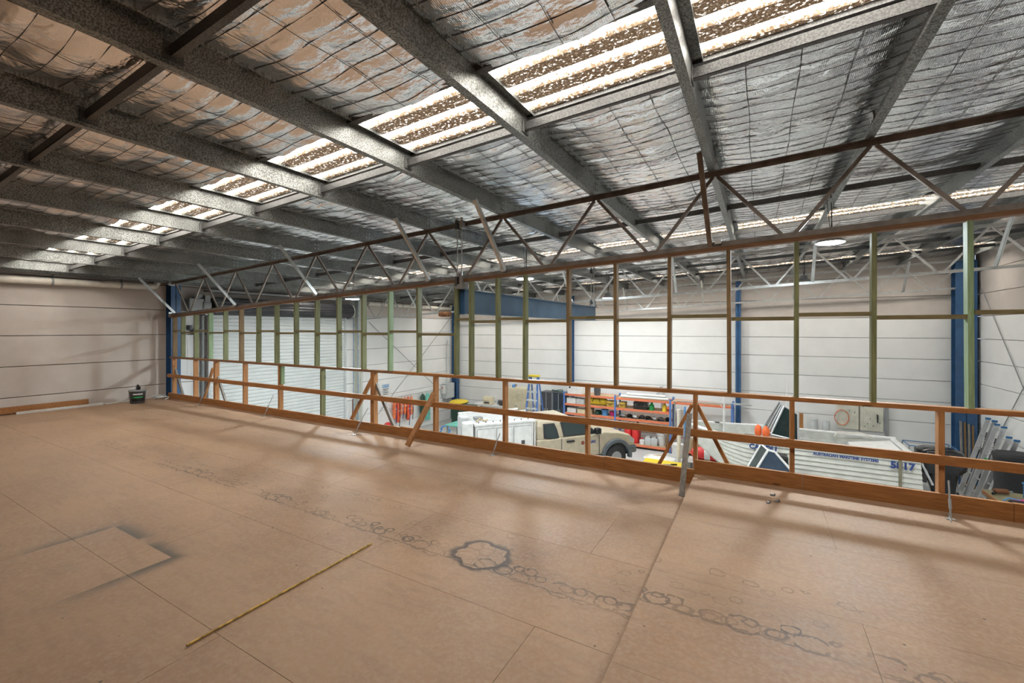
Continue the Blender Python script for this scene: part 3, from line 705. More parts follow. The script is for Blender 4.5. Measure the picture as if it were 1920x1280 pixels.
# greenhouse
rows = [[(-2.52, .05, 1.05), (-.42, .05, 1.08), (-.42, W - .05, 1.08), (-2.52, W - .05, 1.05)], [(-2.50, .13, 1.40), (-1.02, .13, 1.41), (-1.02, W - .13, 1.41), (-2.50, W - .13, 1.40)], [(-2.46, .19, 1.55), (-1.30, .19, 1.56), (-1.30, W - .19, 1.56), (-2.46, W - .19, 1.55)]]
MB().loft(rows, True, True).build('cab', 'beige', ut, bevel=.04)
def flank(p):   # point on the slanted cab flank
    x, z = p; k = (z - 1.06) / .57; return (x, .045 + k * .135 - .012, z)
def pane(poly, m, name, off=0.):
    vs = [flank(p) for p in poly]; vs = [(x, y - off, z) for x, y, z in vs]; b = [(x, y + .03, z) for x, y, z in vs]; n_ = len(vs)
    return MB().add(vs + b, [tuple(range(n_)), tuple(range(n_, 2 * n_))[::-1]] + [(i, i + n_, (i + 1) % n_ + n_, (i + 1) % n_) for i in range(n_)]).build(name, m, ut)
pane([(-2.33, 1.10), (-2.02, 1.02), (-1.86, 1.08), (-1.90, 1.30), (-1.97, 1.47), (-2.31, 1.47)], 'rubber', 'quarter_window_seal')
pane([(-2.29, 1.13), (-2.02, 1.06), (-1.90, 1.11), (-1.94, 1.30), (-2.0, 1.43), (-2.28, 1.43)], 'glass', 'quarter_window', .006)
pane([(-1.72, 1.09), (-.62, 1.10), (-.78, 1.25), (-1.12, 1.43), (-1.28, 1.485), (-1.78, 1.485)], 'rubber', 'door_window_seal')
pane([(-1.68, 1.12), (-.72, 1.12), (-.84, 1.24), (-1.14, 1.41), (-1.30, 1.46), (-1.73, 1.46)], 'glass', 'door_window', .006)
MB().add([(-.44, .10, 1.105), (-.44, W - .1, 1.105), (-1.22, W - .24, 1.53), (-1.22, .24, 1.53), (-.47, .10, 1.09), (-.47, W - .1, 1.09), (-1.25, W - .24, 1.51), (-1.25, .24, 1.51)],
         [(0, 1, 2, 3), (7, 6, 5, 4), (0, 4, 5, 1), (1, 5, 6, 2), (2, 6, 7, 3), (3, 7, 4, 0)]).build('windscreen', 'glass', ut)
for x in (-1.80, -.58): MB().box(x - .005, x + .005, .0, .02, .5, 1.05).build('door_gap', 'dgrey', ut)
MB().box(-2.5, -.5, -.004, .02, .46, .5).build('sill_trim', 'dgrey', ut, bevel=.01)
hd = MB().box(-1.66, -1.40, -.035, .01, .93, .985).build('door_handle', 'black', ut, bevel=.02)
MB().box(-.78, -.60, -.16, .0, 1.10, 1.28).build('wing_mirror', 'black', ut, bevel=.035)
sw = MB(); sw.tube([(-1.0 + .0 * math.cos(a) + .16 * math.cos(a) * .4, .45 + .18 * math.sin(a), 1.16 + .18 * math.cos(a)) for a in np.linspace(0, 6.283, 20)], .015, 6); sw.build('steering_wheel', 'black', ut, smooth=60)
MB().lathe([(0, 0), (.055, 0), (.055, .004), (0, .004)], n=16).build('door_emblem', mat('emblem_rust', (.22, .05, .03), .6), ut).matrix_local = Matrix.Translation((-1.12, .018, .87)) @ Matrix.Rotation(R(90), 4, 'X')
text('AMS', .12, ut, (-.80, .016, .87), (R(90), 0, 0), 'navy', bold=.003)
fl = [(r * math.cos(a), .37 + r * math.sin(a)) for r, sg in ((.52, 1),) for a in np.linspace(R(-8), R(188), 18)] + [(.41 * math.cos(a), .37 + .41 * math.sin(a)) for a in np.linspace(R(188), R(-8), 18)]
MB().prism(fl, -.06, .06, 'y').build('wheel_arch_flare', mat('grey_plastic_flare', (.10, .115, .13), .5), ut, bevel=.02)
MB().box(.44, .71, -.03, W + .03, .42, .66).build('bumper', mat('grey_plastic_bumper', (.10, .115, .13), .5), ut, bevel=.06)
MB().box(-.3, .4, .04, .06, .4, .82).build('arch_liner', 'black', ut)
for x in (0, -3.1):
    for y in (.12, W - .12):
        wh = MB().tube([(x, y - .12, .345), (x, y - .10, .345), (x, y + .10, .345), (x, y + .12, .345)], [.30, .345, .345, .30], 28).build('wheel', 'rubber', ut, smooth=40)
        MB().tube([(x, y - .125, .345), (x, y - .10, .345)], [.175, .16], 20).tube([(x, y - .135, .345), (x, y - .12, .345)], .05, 12).build('rim', 'mgrey', wh, smooth=40)
MB().prism([(.45, .76), (.63, .72), (.63, .84), (.50, .90)], .0, .05, 'y').build('headlamp', 'alu', ut, bevel=.01)
MB().tube([(-1.3, .35, 1.12), (-.6, .6, 1.16)], .008, 5).build('wiper', 'black', ut)
# service canopy
can = MB().box(-4.30, -2.66, 0, W, .62, 1.60).build('service_canopy', 'wht', ut, bevel=.03)
MB().box(-4.33, -2.62, -.03, W + .03, 1.58, 1.66).build('canopy_top_edge', 'wht', ut, bevel=.025)
MB().box(-4.27, -2.7, .22, W - .22, 1.66, 1.675).build('canopy_lid', 'lgrey', ut)
for a, b in ((-4.25, -3.78), (-3.72, -3.30), (-3.24, -2.72)):
    MB().box(a - .012, b + .012, -.004, .0, .69, 1.512).build('shaded_door_gap', 'mgrey', ut); dr = MB().box(a, b, -.022, -.004, .70, 1.5).build('canopy_door', 'wht', ut, bevel=.008)  # grey strip paints the shade in the gap round each canopy door
    MB().box((a + b) / 2 - .05, (a + b) / 2 + .05, -.035, -.02, 1.02, 1.13).build('latch', 'dgrey', dr, bevel=.01)
for i in range(8): MB().tube([(-4.2 + i * .2, .06, 1.66), (-4.2 + i * .2, .06, 1.69)], .014, 6).build('tie_down', 'black', ut)
MB().box(-4.5, -2.6, .15, W - .15, .48, .62).build('chassis', 'dgrey', ut)
MB().box(-4.60, -4.34, .02, .26, .55, 1.70).build('tail_cylinder_cabinet', 'wht', ut, bevel=.04)
MB().box(-4.58, -4.34, .42, .80, .55, 1.78).build('tail_cylinder_cabinet', 'lgrey', ut, bevel=.04)
MB().box(-4.22, -4.0, .3, .5, 1.675, 1.76).build('tool_box', 'mgrey', ut, bevel=.01); MB().tube([(-4.25, .1, 1.69), (-4.12, .22, 1.74), (-4.0, .15, 1.69), (-3.9, .25, 1.69)], .02, 6).build('strap', 'card', ut)
MB().bar((-3.2, 1.1, 1.70), (-2.6, 1.35, 1.72), .06, .04).bar((-3.3, .9, 1.70), (-2.5, .9, 1.74), .03, .03).build('roof_rail', 'wht', ut)
MB().tube([(-2.60, .06, .8), (-2.60, .06, 1.7), (-2.60, .3, 1.74)], .02, 8).build('canopy_post', 'wht', ut, smooth=50)

# ------------------------------------------------------------------ boat
bt = empty('dinghy', (0, 11.9, 0)); tag(bt, 'off-white clinker-hulled motor dinghy with blue lettering', 'boat')
GZ = 1.63
def halfb(x):
    s = (x + 1.62) / 4.2
    return .9 * min(1, (max(s, 0) / .36)) ** .62 if s < .36 else .9 - .05 * (s - .36)
def gun(x): return GZ + .10 * max(0, (-.4 - x) / 1.2) ** 1.5
def keel(x): return .50 + (.95 * max(0, (-.35 - x) / 1.25) ** 1.4)
stations = [-1.60, -1.5, -1.35, -1.15, -.9, -.6, -.3, .1, .6, 1.2, 1.8, 2.3, 2.66]
NS = 9
rows = []
for x in stations:
    b, g, k = halfb(x), gun(x), keel(x); ch = k + .22 * min(1, (x + 1.7) / .9); pts = []
    h = (g - ch) / NS
    for i in range(NS + 1):
        z = g - i * h; y = b * (1 - .20 * (i / NS) ** 1.6)
        pts.append((-y, z + (.0 if i else 0)))
        if 0 < i < NS: pts[-1] = (-y + .024, z + .004); pts.insert(-1, (-y - .006, z + .010))
    pts.append((-.0, k))
    full = pts + [(-y, z) for y, z in pts[-2::-1]]
    rows.append([(x, y, z) for y, z in full])
rows = [[(x + (0.10 * (GZ - z) if x > 2.5 else 0), y, z) for x, y, z in r] for r in rows]
M['hullstripe'] = M['hull']
hb = MB().loft(rows, False, False); last = rows[-1]; hb.add(last, [tuple(range(len(last)))]); hb.build('hull', 'hull', bt, smooth=12)
inner = []
for x in stations[1:]:
    b, g = max(halfb(x) - .07, .01), gun(x); fl_ = max(g - .42, keel(x) + .12)
    inner.append([(x, -b, g), (x, -b * .97, g - .16), (x, -b * .90, g - .18), (x, -b * .86, fl_), (x, b * .86, fl_), (x, b * .90, g - .18), (x, b * .97, g - .16), (x, b, g)])
MB().loft(inner, False, False).build('inner_lining', mat('lining_grey', (.55, .56, .52), .5), bt, smooth=30)
for sg in (-1, 1): MB().tube([(x, sg * halfb(x), gun(x)) for x in stations], .042, 8).build('gunwale', 'wht', bt, smooth=50)
MB().box(2.55, 2.66, -.8, .8, GZ - .45, GZ + .02).build('transom', 'wht', bt, bevel=.02)
MB().add([(1.75, -.55, GZ - .1), (2.5, -.55, GZ + .02), (2.5, .55, GZ + .02), (1.75, .55, GZ - .1), (1.75, -.55, GZ - .16), (2.5, -.55, GZ - .04), (2.5, .55, GZ - .04), (1.75, .55, GZ - .16)], [(0, 1, 2, 3), (7, 6, 5, 4), (0, 4, 5, 1), (1, 5, 6, 2), (2, 6, 7, 3), (3, 7, 4, 0)]).build('stern_deck', 'wht', bt, bevel=.02)
MB().tube([(1.5, .5, GZ), (1.55, .5, GZ + .1), (2.0, .55, GZ + .12), (2.2, .6, GZ + .05)], .018, 8).build('grab_rail', 'pvc', bt, smooth=50)
text('CANDU', .145, bt, (.06, -halfb(.0) - .03, GZ - .12), (R(90), 0, R(-3)), 'navy', bold=.006)
text('AUSTRALIAN MARITIME SYSTEMS', .072, bt, (1.50, -.915, GZ - .12), (R(88), 0, R(-.7)), 'navy', bold=.004)
text('5817', .18, bt, (2.39, -.905, GZ - .17), (R(88), 0, R(-.7)), 'navy', bold=.008)
# console and windscreen in the boat
MB().box(.15, .75, -.45, .45, GZ - .42, GZ + .12).build('console', 'wht', bt, bevel=.03)
wsP = [(.22, -.48, GZ + .10), (.48, -.34, GZ + .74), (.74, -.36, GZ + .58), (.74, -.48, GZ + .02)]
MB().add([Vector(p) for p in wsP] + [Vector(p) + Vector((0, .02, 0)) for p in wsP], [(0, 1, 2, 3), (7, 6, 5, 4)]).build('windscreen_side', 'glass', bt)
for a, b in ((0, 1), (1, 2), (2, 3), (3, 0)): MB().tube([wsP[a], wsP[b]], .022, 8).build('windscreen_frame', 'alu', bt, smooth=50)
wsF = [(.22, -.48, GZ + .10), (.48, -.34, GZ + .74), (.42, .34, GZ + .74), (.10, .46, GZ + .10)]
MB().add([Vector(p) for p in wsF] + [Vector(p) + Vector((.02, 0, 0)) for p in wsF], [(0, 1, 2, 3), (7, 6, 5, 4)]).build('windscreen_front', 'glass', bt)
for a, b in ((1, 2), (2, 3), (3, 0)): MB().tube([wsF[a], wsF[b]], .02, 8).build('windscreen_frame', 'alu', bt, smooth=50)
for q in (.3, .6): MB().tube([Vector(wsF[0]).lerp(Vector(wsF[3]), q), Vector(wsF[1]).lerp(Vector(wsF[2]), q)], .016, 8).build('windscreen_frame', 'alu', bt, smooth=50)
MB().tube([(.52, -.3, GZ + .72), (.53, -.3, GZ + 1.35)], .006, 5).build('aerial', 'wht', bt)
MB().tube([(-.78, .3, GZ - .1), (-.78, .3, GZ + .88)], [.026, .022], 10).tube([(-.78, .3, GZ + .78), (-.86, .3, GZ + .72), (-.88, .3, GZ + .62), (-.84, .3, GZ + .52), (-.78, .3, GZ + .48)], .008, 6).build('pole', 'wht', bt, smooth=60)
for x, y in ((-1.0, .5), (-.2, -.6)): MB().box(x - .1, x + .1, y - .02, y + .02, GZ + .05, GZ + .08).build('cleat', 'dgrey', bt, bevel=.01)
# trailer under the boat
tr = empty('boat_trailer', (.6, 11.9, 0)); tag(tr, 'galvanised boat trailer under the clinker dinghy', 'trailer')
for y in (-.55, .55): MB().bar((-1.9, y, .36), (2.1, y, .36), .06, .1).build('frame_rail', 'steel', tr); MB().bar((-.6, y * .7, .52), (1.8, y * .7, .56), .1, .06).build('bunk', 'greyw', tr)
for x in (-1.2, .4, 1.6): MB().bar((x, -.6, .36), (x, .6, .36), .06, .06).build('cross_member', 'steel', tr)
MB().bar((-1.9, -.5, .36), (-3.0, 0, .36), .06, .08).bar((-1.9, .5, .36), (-3.0, 0, .36), .06, .08).build('drawbar', 'steel', tr)
for y in (-.85, .85):
    wq = MB().tube([(.4, y - .1, .3), (.4, y + .1, .3)], .3, 24).build('wheel', 'rubber', tr, smooth=40); MB().tube([(.4, y - .11, .3), (.4, y + .11, .3)], .17, 16).build('rim', 'alu', wq, smooth=40)
for y in (-.5, .5):
    MB().tube([(.4, y, .3), (.4, y * 1.6, .3)], .03, 8).build('axle_stub', 'steel', tr)
# outboard
om = empty('outboard_motor', (3.14, 11.9, 0)); tag(om, 'glossy black outboard motor on the dinghy stern', 'outboard motor')
def rrect(cx, cy, hx, hy, z, n=20, p=.5):
    return [(cx + hx * math.copysign(abs(math.cos(a)) ** p, math.cos(a)), cy + hy * math.copysign(abs(math.sin(a)) ** p, math.sin(a)), z) for a in np.linspace(0, 2 * math.pi, n, endpoint=False)]
MB().loft([rrect(0, 0, .30, .22, 1.22), rrect(.02, 0, .37, .25, 1.32), rrect(.03, 0, .38, .25, 1.52), rrect(.0, 0, .34, .23, 1.66), rrect(-.02, 0, .22, .15, 1.71)], True, True).build('cowl', M['black'], om, smooth=50)
MB().loft([rrect(.02, 0, .26, .18, 1.22), rrect(.05, 0, .2, .12, .95), rrect(.08, 0, .14, .07, .55)], True, True).build('midsection', 'black', om, smooth=50)
MB().loft([rrect(.05, 0, .25, .03, .30, p=.8), rrect(.08, 0, .18, .07, .42, p=.8), rrect(.08, 0, .15, .07, .56)], True, True).build('gearcase', 'black', om, smooth=50)
MB().box(-.45, -.2, -.14, .14, 1.0, 1.35).build('transom_bracket', 'dgrey', om, bevel=.02)
MB().tube([(-.3, -.2, 1.4), (-.15, -.25, 1.0)], .022, 8).build('tilt_ram', 'lgrey', om, smooth=50)
for a in range(3): MB().bar((.34, 0, .40), (.34, .14 * math.cos(a * 2.094), .40 + .14 * math.sin(a * 2.094)), .09, .012, (1, 0, .4)).build('propeller_blade', 'dgrey', om)
# strap hung on the boat flank
o = MB().box(-.025, .025, -.006, .006, 0, .66).build('webbing_strap', mat('khaki_webbing', (.20, .18, .12), .8), loc=(2.345, 10.94, GZ - .68)); tag(o, 'khaki webbing strap hanging over the hull number', 'strap')
# buoys on the boat
lb0 = None
for k, (x, y) in enumerate(((-.03, 11.52), (.125, 11.42))):
    o = MB().lathe([(0, 0), (.045, .01), (.072, .06), (.075, .15), (.06, .23), (.02, .27), (0, .275)], n=14).build('fender_buoy', 'orange', loc=(x, y, GZ + .0), smooth=60)
    tag(o, 'bright orange fender buoy beside the boat windscreen', 'buoy', 'orange buoys in the boat')
# separate steering console beside hull
sc_ = empty('steering_console', (.13, 10.55, 0)); tag(sc_, 'white framed steering console windscreen standing beside the hull', 'console')
MB().box(-.25, .32, -.3, .22, 0, 1.0).build('pedestal', 'wht', sc_, bevel=.03)
q = [(-.30, -.28, 1.0), (.02, -.2, 1.62), (.14, -.2, 1.60), (.42, -.26, 1.28), (.45, -.3, 1.0)]
MB().add([Vector(p) for p in q] + [Vector(p) + Vector((0, .02, 0)) for p in q], [(0, 1, 2, 3, 4), (9, 8, 7, 6, 5)]).build('side_pane', mat('blue_tint_pane', (.05, .07, .10), .15), sc_)
for a, b in ((0, 1), (1, 2), (2, 3), (3, 4)): MB().tube([q[a], q[b]], .024, 8).build('frame_tube', 'wht', sc_, smooth=50)
q2 = [(-.42, .05, 1.0), (-.1, .1, 1.66)]
MB().tube([q[0], q2[0]], .02, 8).tube([q2[0], q2[1]], .022, 8).tube([q2[1], q[1]], .02, 8).build('frame_tube', 'wht', sc_, smooth=50)
MB().add([q[0], q[1], q2[1], q2[0], tuple(Vector(q[0]) + Vector((.02, 0, 0))), tuple(Vector(q[1]) + Vector((.02, 0, 0))), tuple(Vector(q2[1]) + Vector((.02, 0, 0))), tuple(Vector(q2[0]) + Vector((.02, 0, 0)))], [(0, 1, 2, 3), (7, 6, 5, 4)]).build('front_pane', 'glass', sc_)
MB().box(.05, .38, -.1, .2, 1.0, 1.5).build('instrument_hood', 'black', sc_, bevel=.04)

# ------------------------------------------------------------------ storage racks by the back wall
RX = [-6.35, -4.42, -2.57, -.74]; RY0, RY1 = 15.1, 15.7
LV = [.12, .98, 1.32, 1.68]
rk = empty('storage_rack', (RX[0], RY0, 0)); tag(rk, 'orange and blue bolted storage rack along the white wall', 'rack')
for x in RX:
    for y in (RY0, RY1):
        MB().box(x - RX[0] - .03, x - RX[0] + .03, y - RY0 - .03, y - RY0 + .03, 0, 1.78).build('upright', 'rackblue', rk)
for i in range(3):
    for j, z in enumerate(LV):
        if i == 2 and j in (1, 2): continue
        a, b = RX[i] - RX[0] + .031, RX[i + 1] - RX[0] - .031
        MB().box(a, b, -.03, .0, z - .045, z + .03).build('shelf_beam', 'rackorange', rk); MB().box(a, b, .6, .63, z - .045, z + .03).build('shelf_beam', 'rackorange', rk)
        MB().box(a, b, .0, .6, z, z + .018).build('shelf_board', 'card', rk)
# things on the racks
def thing(name, mb_parts, loc, label, cat, group=None, rz=0):
    o = empty(name, loc, rz)
    for nm, mb, m, sm, bv in mb_parts: mb.build(nm, m, o, smooth=sm, bevel=bv)
    return tag(o, label, cat, group)
def case(x, z, w, d, h, m, label, y=15.13, name='tool_case', cat='case'):
    return thing(name, [('shell', MB().box(0, w, 0, d, 0, h * .6), m, None, .02), ('lid', MB().box(0, w, 0, d, h * .62, h), m, None, .02), ('handle', MB().tube([(w * .35, -.015, h * .55), (w * .35, -.05, h * .5), (w * .65, -.05, h * .5), (w * .65, -.015, h * .55)], .012, 6), 'black', 50, 0),
                        ('catch', MB().box(w * .15, w * .22, -.012, 0, h * .5, h * .72), 'dgrey', None, 0), ('catch', MB().box(w * .78, w * .85, -.012, 0, h * .5, h * .72), 'dgrey', None, 0)], (x, y, z), label, cat)
def carton(x, z, w, d, h, m, label, y=15.15, cat='box'):
    return thing('storage_box', [('body', MB().box(0, w, 0, d, 0, h), m, None, .008), ('flap', MB().box(.004, w / 2 - .004, .004, d - .004, h, h + .006), m, None, 0), ('flap', MB().box(w / 2 + .004, w - .004, .004, d - .004, h, h + .006), m, None, 0)], (x, y, z), label, cat)
S0, S1, S2, S3 = [z + .0185 for z in LV]
o = carton(-6.25, S3, .55, .4, .36, 'wht', 'large white box on top of the rack by the dark cabinets')
MB().lathe([(0, 0), (.04, 0), (.04, .01), (0, .01)], n=12).build('port', 'dgrey', o).matrix_local = Matrix.Translation((.1, -.0, .24)) @ Matrix.Rotation(R(90), 4, 'X')
thing('yellow_float', [('body', MB().lathe([(0, 0), (.07, .02), (.10, .12), (.11, .26), (.05, .34), (0, .35)], n=14), 'yellow', 60, 0), ('netting', MB().lathe([(.11, .0), (.125, .2), (.12, .3), (.06, .37), (.05, .36), (.11, .29), (.118, .2), (.10, .0)], n=10), 'dgrey', None, 0)], (-5.14, 15.3, S3), 'yellow float in a black net on the rack top', 'float')
carton(-6.28, S2, .36, .35, .2, 'wht', 'low white box beside the yellow canister on the middle shelf')
carton(-5.9, S2, .30, .35, .19, 'lgrey', 'pale grey box on the middle shelf near the dark cabinet')
o = thing('duffel_bag', [('bag', MB().tube([(0, 0, .12), (.03, 0, .12), (.1, 0, .13), (.7, 0, .13), (.78, 0, .12), (.8, 0, .12)], [.03, .09, .125, .125, .09, .03], 12), 'yellow', 50, 0), ('strap', MB().tube([(.25, -.127, .12), (.3, -.1, .26), (.5, -.1, .26), (.55, -.127, .12)], .012, 6), 'black', 50, 0)], (-5.56, 15.36, S2), 'yellow duffel bag lying on the middle shelf', 'bag')
case(-4.74, S2, .28, .34, .2, 'ropey', 'amber yellow hard case on the middle shelf')
case(-4.3, S2, .22, .3, .2, 'ropey', 'small amber case beside the blue rack upright')
carton(-6.26, S1, .34, .35, .17, 'wht', 'white box on the lower shelf behind the truck')
carton(-5.86, S1, .30, .35, .15, 'cream', 'cream box on the lower shelf behind the truck')
carton(-5.5, S1, .2, .3, .2, 'card', 'brown carton on the lower shelf behind the truck')
thing('rope_heap', [('loop', MB().tube([(.10 * math.cos(a) * (1 + .2 * math.sin(3 * a)), .16 * math.sin(a), .03 + .02 * (a / 6.28)) for a in np.linspace(0, 6.28 * 5, 90)], .018, 6), 'bgreen', 60, 0)], (-5.12, 15.35, S1), 'dark green rope coil on the lower rack shelf', 'rope')
thing('plastic_tub', [('tub', MB().lathe([(0, 0), (.11, 0), (.13, .2), (.12, .2), (.10, .02)], n=16), 'lblue', 40, 0), ('rim', MB().lathe([(.13, .19), (.142, .195), (.13, .21)], n=16), 'lblue', 40, 0)], (-4.85, 15.3, S1), 'bright blue plastic tub on the lower shelf', 'tub')
thing('plastic_tub', [('tub', MB().lathe([(0, 0), (.11, 0), (.13, .15), (.12, .15), (.10, .02)], n=16), 'pink', 40, 0), ('rim', MB().lathe([(.13, .14), (.142, .145), (.13, .16)], n=16), 'pink', 40, 0)], (-4.57, 15.34, S1), 'magenta plastic tub on the lower shelf', 'tub')
# second rack bay
for k, (y, z, c) in enumerate(((15.22, 0, 'wht'), (15.33, 0, 'lgrey'), (15.275, .087, 'wht'))):
    thing('plastic_conduit', [('tube', MB().tube([(0, 0, .045), (1.6 - .15 * k, 0, .045)], .043, 12), c, 60, 0), ('socket', MB().tube([(0, 0, .045), (.09, 0, .045)], .05, 12), c, 60, 0)], (-4.25 + .1 * k, y, S3 + .004 + z), ('white plastic pipe on the rack top', 'pale grey plastic pipe on the rack top', 'upper white plastic pipe resting on two others')[k], 'pipe')
thing('metal_offcut', [('plate', MB().bar((0, 0, 0), (.12, .3, .34), .09, .012, (0, 1, 0)), 'mgrey', None, 0), ('lip', MB().bar((.05, 0, .02), (.17, .3, .36), .02, .02, (0, 1, 0)), 'mgrey', None, 0)], (-3.15, 15.75, S3 + .02), 'grey steel channel leaning on the wall above the rack', 'channel')
case(-3.80, S2, .48, .32, .26, 'black', 'black tool case with round badge on the middle shelf')
def bottle(x, z, m, cap, label, h=.26, r=.06):
    return thing('spray_bottle', [('body', MB().lathe([(0, 0), (r, 0), (r, h * .62), (r * .45, h * .78), (r * .4, h * .86), (0, h * .86)], n=14), m, 40, 0), ('cap', MB().lathe([(0, h * .86), (r * .5, h * .86), (r * .5, h), (0, h)], n=12), cap, 40, 0)], (x, 15.25, z), label, 'bottle')
bottle(-3.2, S2, 'green_p', 'green_p', 'green bottle on the middle shelf beside the black case', .27, .085)
bottle(-2.78, S2, 'yellow', 'dgrey', 'yellow container with dark cap on the middle shelf', .3, .075)
case(-2.69, S2, .1, .25, .16, 'orange', 'small orange box at the rack upright')
cols = ['mgrey', 'black', 'lgrey', 'dgrey', 'black', 'lgrey', 'dgrey', 'black']
labs = ['grey grinder', 'black drill', 'pale grey sander', 'dark grey pump', 'black polisher', 'silver pump motor', 'charcoal compressor head', 'black motor']
for k in range(8):
    x = -4.26 + k * .215
    thing('power_tool', [('housing', MB().tube([(0, 0, .07), (.05, .0, .08), (.13, .0, .075), (.17, 0, .07)], [.03, .06, .055, .03], 10), cols[k], 40, 0), ('grip', MB().bar((.03, 0, .06), (.0, -.1, .03), .035, .045), 'black', None, .008), ('base', MB().box(-.02, .16, -.05, .05, 0, .02), 'dgrey', None, 0)],
          (x, 15.22 + .06 * (k % 2), S1), labs[k] + ' on the lower shelf of the tool bay', 'power tool', rz=.5 * math.sin(k * 2.1))
def jerry(x, y, z, m, label, s_=1.0, name='jerry_can', rz=0):
    return thing(name, [('can', MB().loft([rrect(0, 0, .16 * s_, .08 * s_, 0), rrect(0, 0, .17 * s_, .09 * s_, .05 * s_), rrect(0, 0, .17 * s_, .09 * s_, .36 * s_), rrect(0, 0, .12 * s_, .06 * s_, .42 * s_)], True, True), m, 40, 0), ('handle', MB().tube([(-.1 * s_, 0, .41 * s_), (-.08 * s_, 0, .47 * s_), (.08 * s_, 0, .47 * s_), (.1 * s_, 0, .41 * s_)], .015, 6), m, 50, 0), ('cap', MB().tube([(.1 * s_, 0, .41 * s_), (.13 * s_, 0, .48 * s_)], .028 * s_, 8), 'black', 40, 0)], (x, y, z), label, 'can', rz=rz)
jerry(-4.02, 15.4, S0, 'red', 'red fuel can beside the truck bumper', 1.35, rz=R(90)); jerry(-3.76, 15.42, S0, 'red', 'red fuel can next to the small white bottle', 1.4, rz=R(90))
bottle(-3.525, S0, 'wht', 'red', 'small white bottle with red cap beside the red fuel cans', .22, .09)
jerry(-3.32, 15.25, S0, 'lgrey', 'pale grey drum between white bottle and twin drum', .62); jerry(-3.11, 15.25, S0, 'lgrey', 'pale grey drum beside the white pail', .62)
def pail(x, y, z, label, s_=1.0):
    return thing('plastic_pail', [('pail', MB().lathe([(0, 0), (.13 * s_, 0), (.155 * s_, .36 * s_), (.145 * s_, .36 * s_), (.12 * s_, .02)], n=20), 'wht', 40, 0), ('rim', MB().lathe([(.157 * s_, .30 * s_), (.168 * s_, .31 * s_), (.168 * s_, .37 * s_), (.15 * s_, .37 * s_)], n=20), 'wht', 40, 0), ('handle', MB().tube([(-.16 * s_, 0, .31 * s_), (-.1 * s_, -.12 * s_, .22 * s_), (.1 * s_, -.12 * s_, .22 * s_), (.16 * s_, 0, .31 * s_)], .005, 5), 'mgrey', 50, 0)], (x, y, z), label, 'pail')
pail(-2.92, 15.48, S0, 'white plastic pail on the bottom rack shelf', 1.15); pail(-2.3, 14.75, 0, 'white plastic pail standing on the floor by the rack upright', 1.15)
for k in range(3):
    o = MB().box(0, .02, 0, .12, 0, .5).build('board_offcut', ('pinev', 'card', 'pinev')[k], loc=(-2.80 + .035 * k + .06, 15.16, S0 + .006)); o.rotation_euler = (0, R(8), 0); tag(o, ('pale board offcut leaning beside the white pail', 'brown board offcut between two pale ones', 'pale board offcut touching the blue upright')[k], 'board')
# tall things between rack and boat
for k, (x, y, h, r, m, lb) in enumerate([(-2.13, 13.98, 1.67, .055, 'pvc', 'tall white plastic pipe standing in front of the rack'), (-2.42, 15.02, 1.75, .02, 'mgrey', 'thin grey pole standing beside the white pail'), (-2.1, 15.0, 1.6, .03, 'lblue', 'slim blue pole standing by the rack upright')]):
    o = thing('standing_pole', [('shaft', MB().tube([(0, 0, .02), (0, 0, h)], r, 12), m, 60, 0), ('foot', MB().lathe([(0, 0), (r * 1.15, 0), (r * 1.15, .06), (0, .06)], n=12), m, 40, 0)], (x, y, 0), lb, 'pole')
thing('sail_bag', [('bag', MB().tube([(0, 0, .16), (.05, 0, .18), (.3, 0, .2), (.7, 0, .2), (.9, 0, .18), (.95, 0, .16)], [.06, .15, .19, .19, .14, .05], 12), 'red', 50, 0), ('band', MB().tube([(.35, 0, .2), (.5, 0, .2)], .195, 12), 'wht', 40, 0), ('fringe', MB().box(.1, .85, -.17, .17, 0.0, .05), 'black', None, .02)], (-1.68, 13.2, .43), 'red and white rolled bag beside the boat bow', 'bag')
thing('slatted_stand', [('slat', MB().box(0, 1.2, k * .15, k * .15 + .10, .40, .43), 'whitew', None, 0) for k in range(4)] + [('bearer', MB().box(x, x + .08, 0, .55, 0, .40), 'greyw', None, 0) for x in (0, .56, 1.12)], (-1.75, 12.93, 0), 'pale slatted crate stand below the red bag', 'stand')
M['yb'] = M['yellow']
thing('yellow_platform', [('top', MB().box(0, 1.25, 0, .75, .10, .14), 'yellow', None, .01)] + [('foot', MB().box(x, x + .08, 0, .75, 0, .10), 'dgrey', None, 0) for x in (.03, .6, 1.14)], (-3.05, 12.95, 0), 'low yellow platform on the floor between truck and boat', 'platform')
thing('hand_tool', [('blade', MB().bar((0, 0, .012), (.22, .1, .012), .06, .02), 'mgrey', None, 0), ('grip', MB().tube([(.2, .09, .02), (.36, .16, .02)], .022, 8), 'black', 50, 0)], (-2.45, 13.2, .142), 'dark hand tool lying on the yellow platform', 'tool')
thing('tarp_bundle', [('sheet', MB().loft([rrect(0, 0, .5, .25, .0, p=.8), rrect(.02, 0, .45, .2, .06, p=.8), rrect(-.05, 0, .25, .1, .11, p=.8)], True, True), 'wht', 40, 0), ('cord', MB().tube([(-.4, -.1, .07), (0, -.05, .13), (.3, .05, .08)], .01, 5), 'ropey', 50, 0)], (-2.75, 14.25, 0), 'folded white tarpaulin on the floor near the truck wheel', 'tarpaulin')
carton(-2.0, 1.0 - .55, .5, .3, .35, 'card', 'brown carton among goods stored in the end bay', y=15.25) .location.z = S0
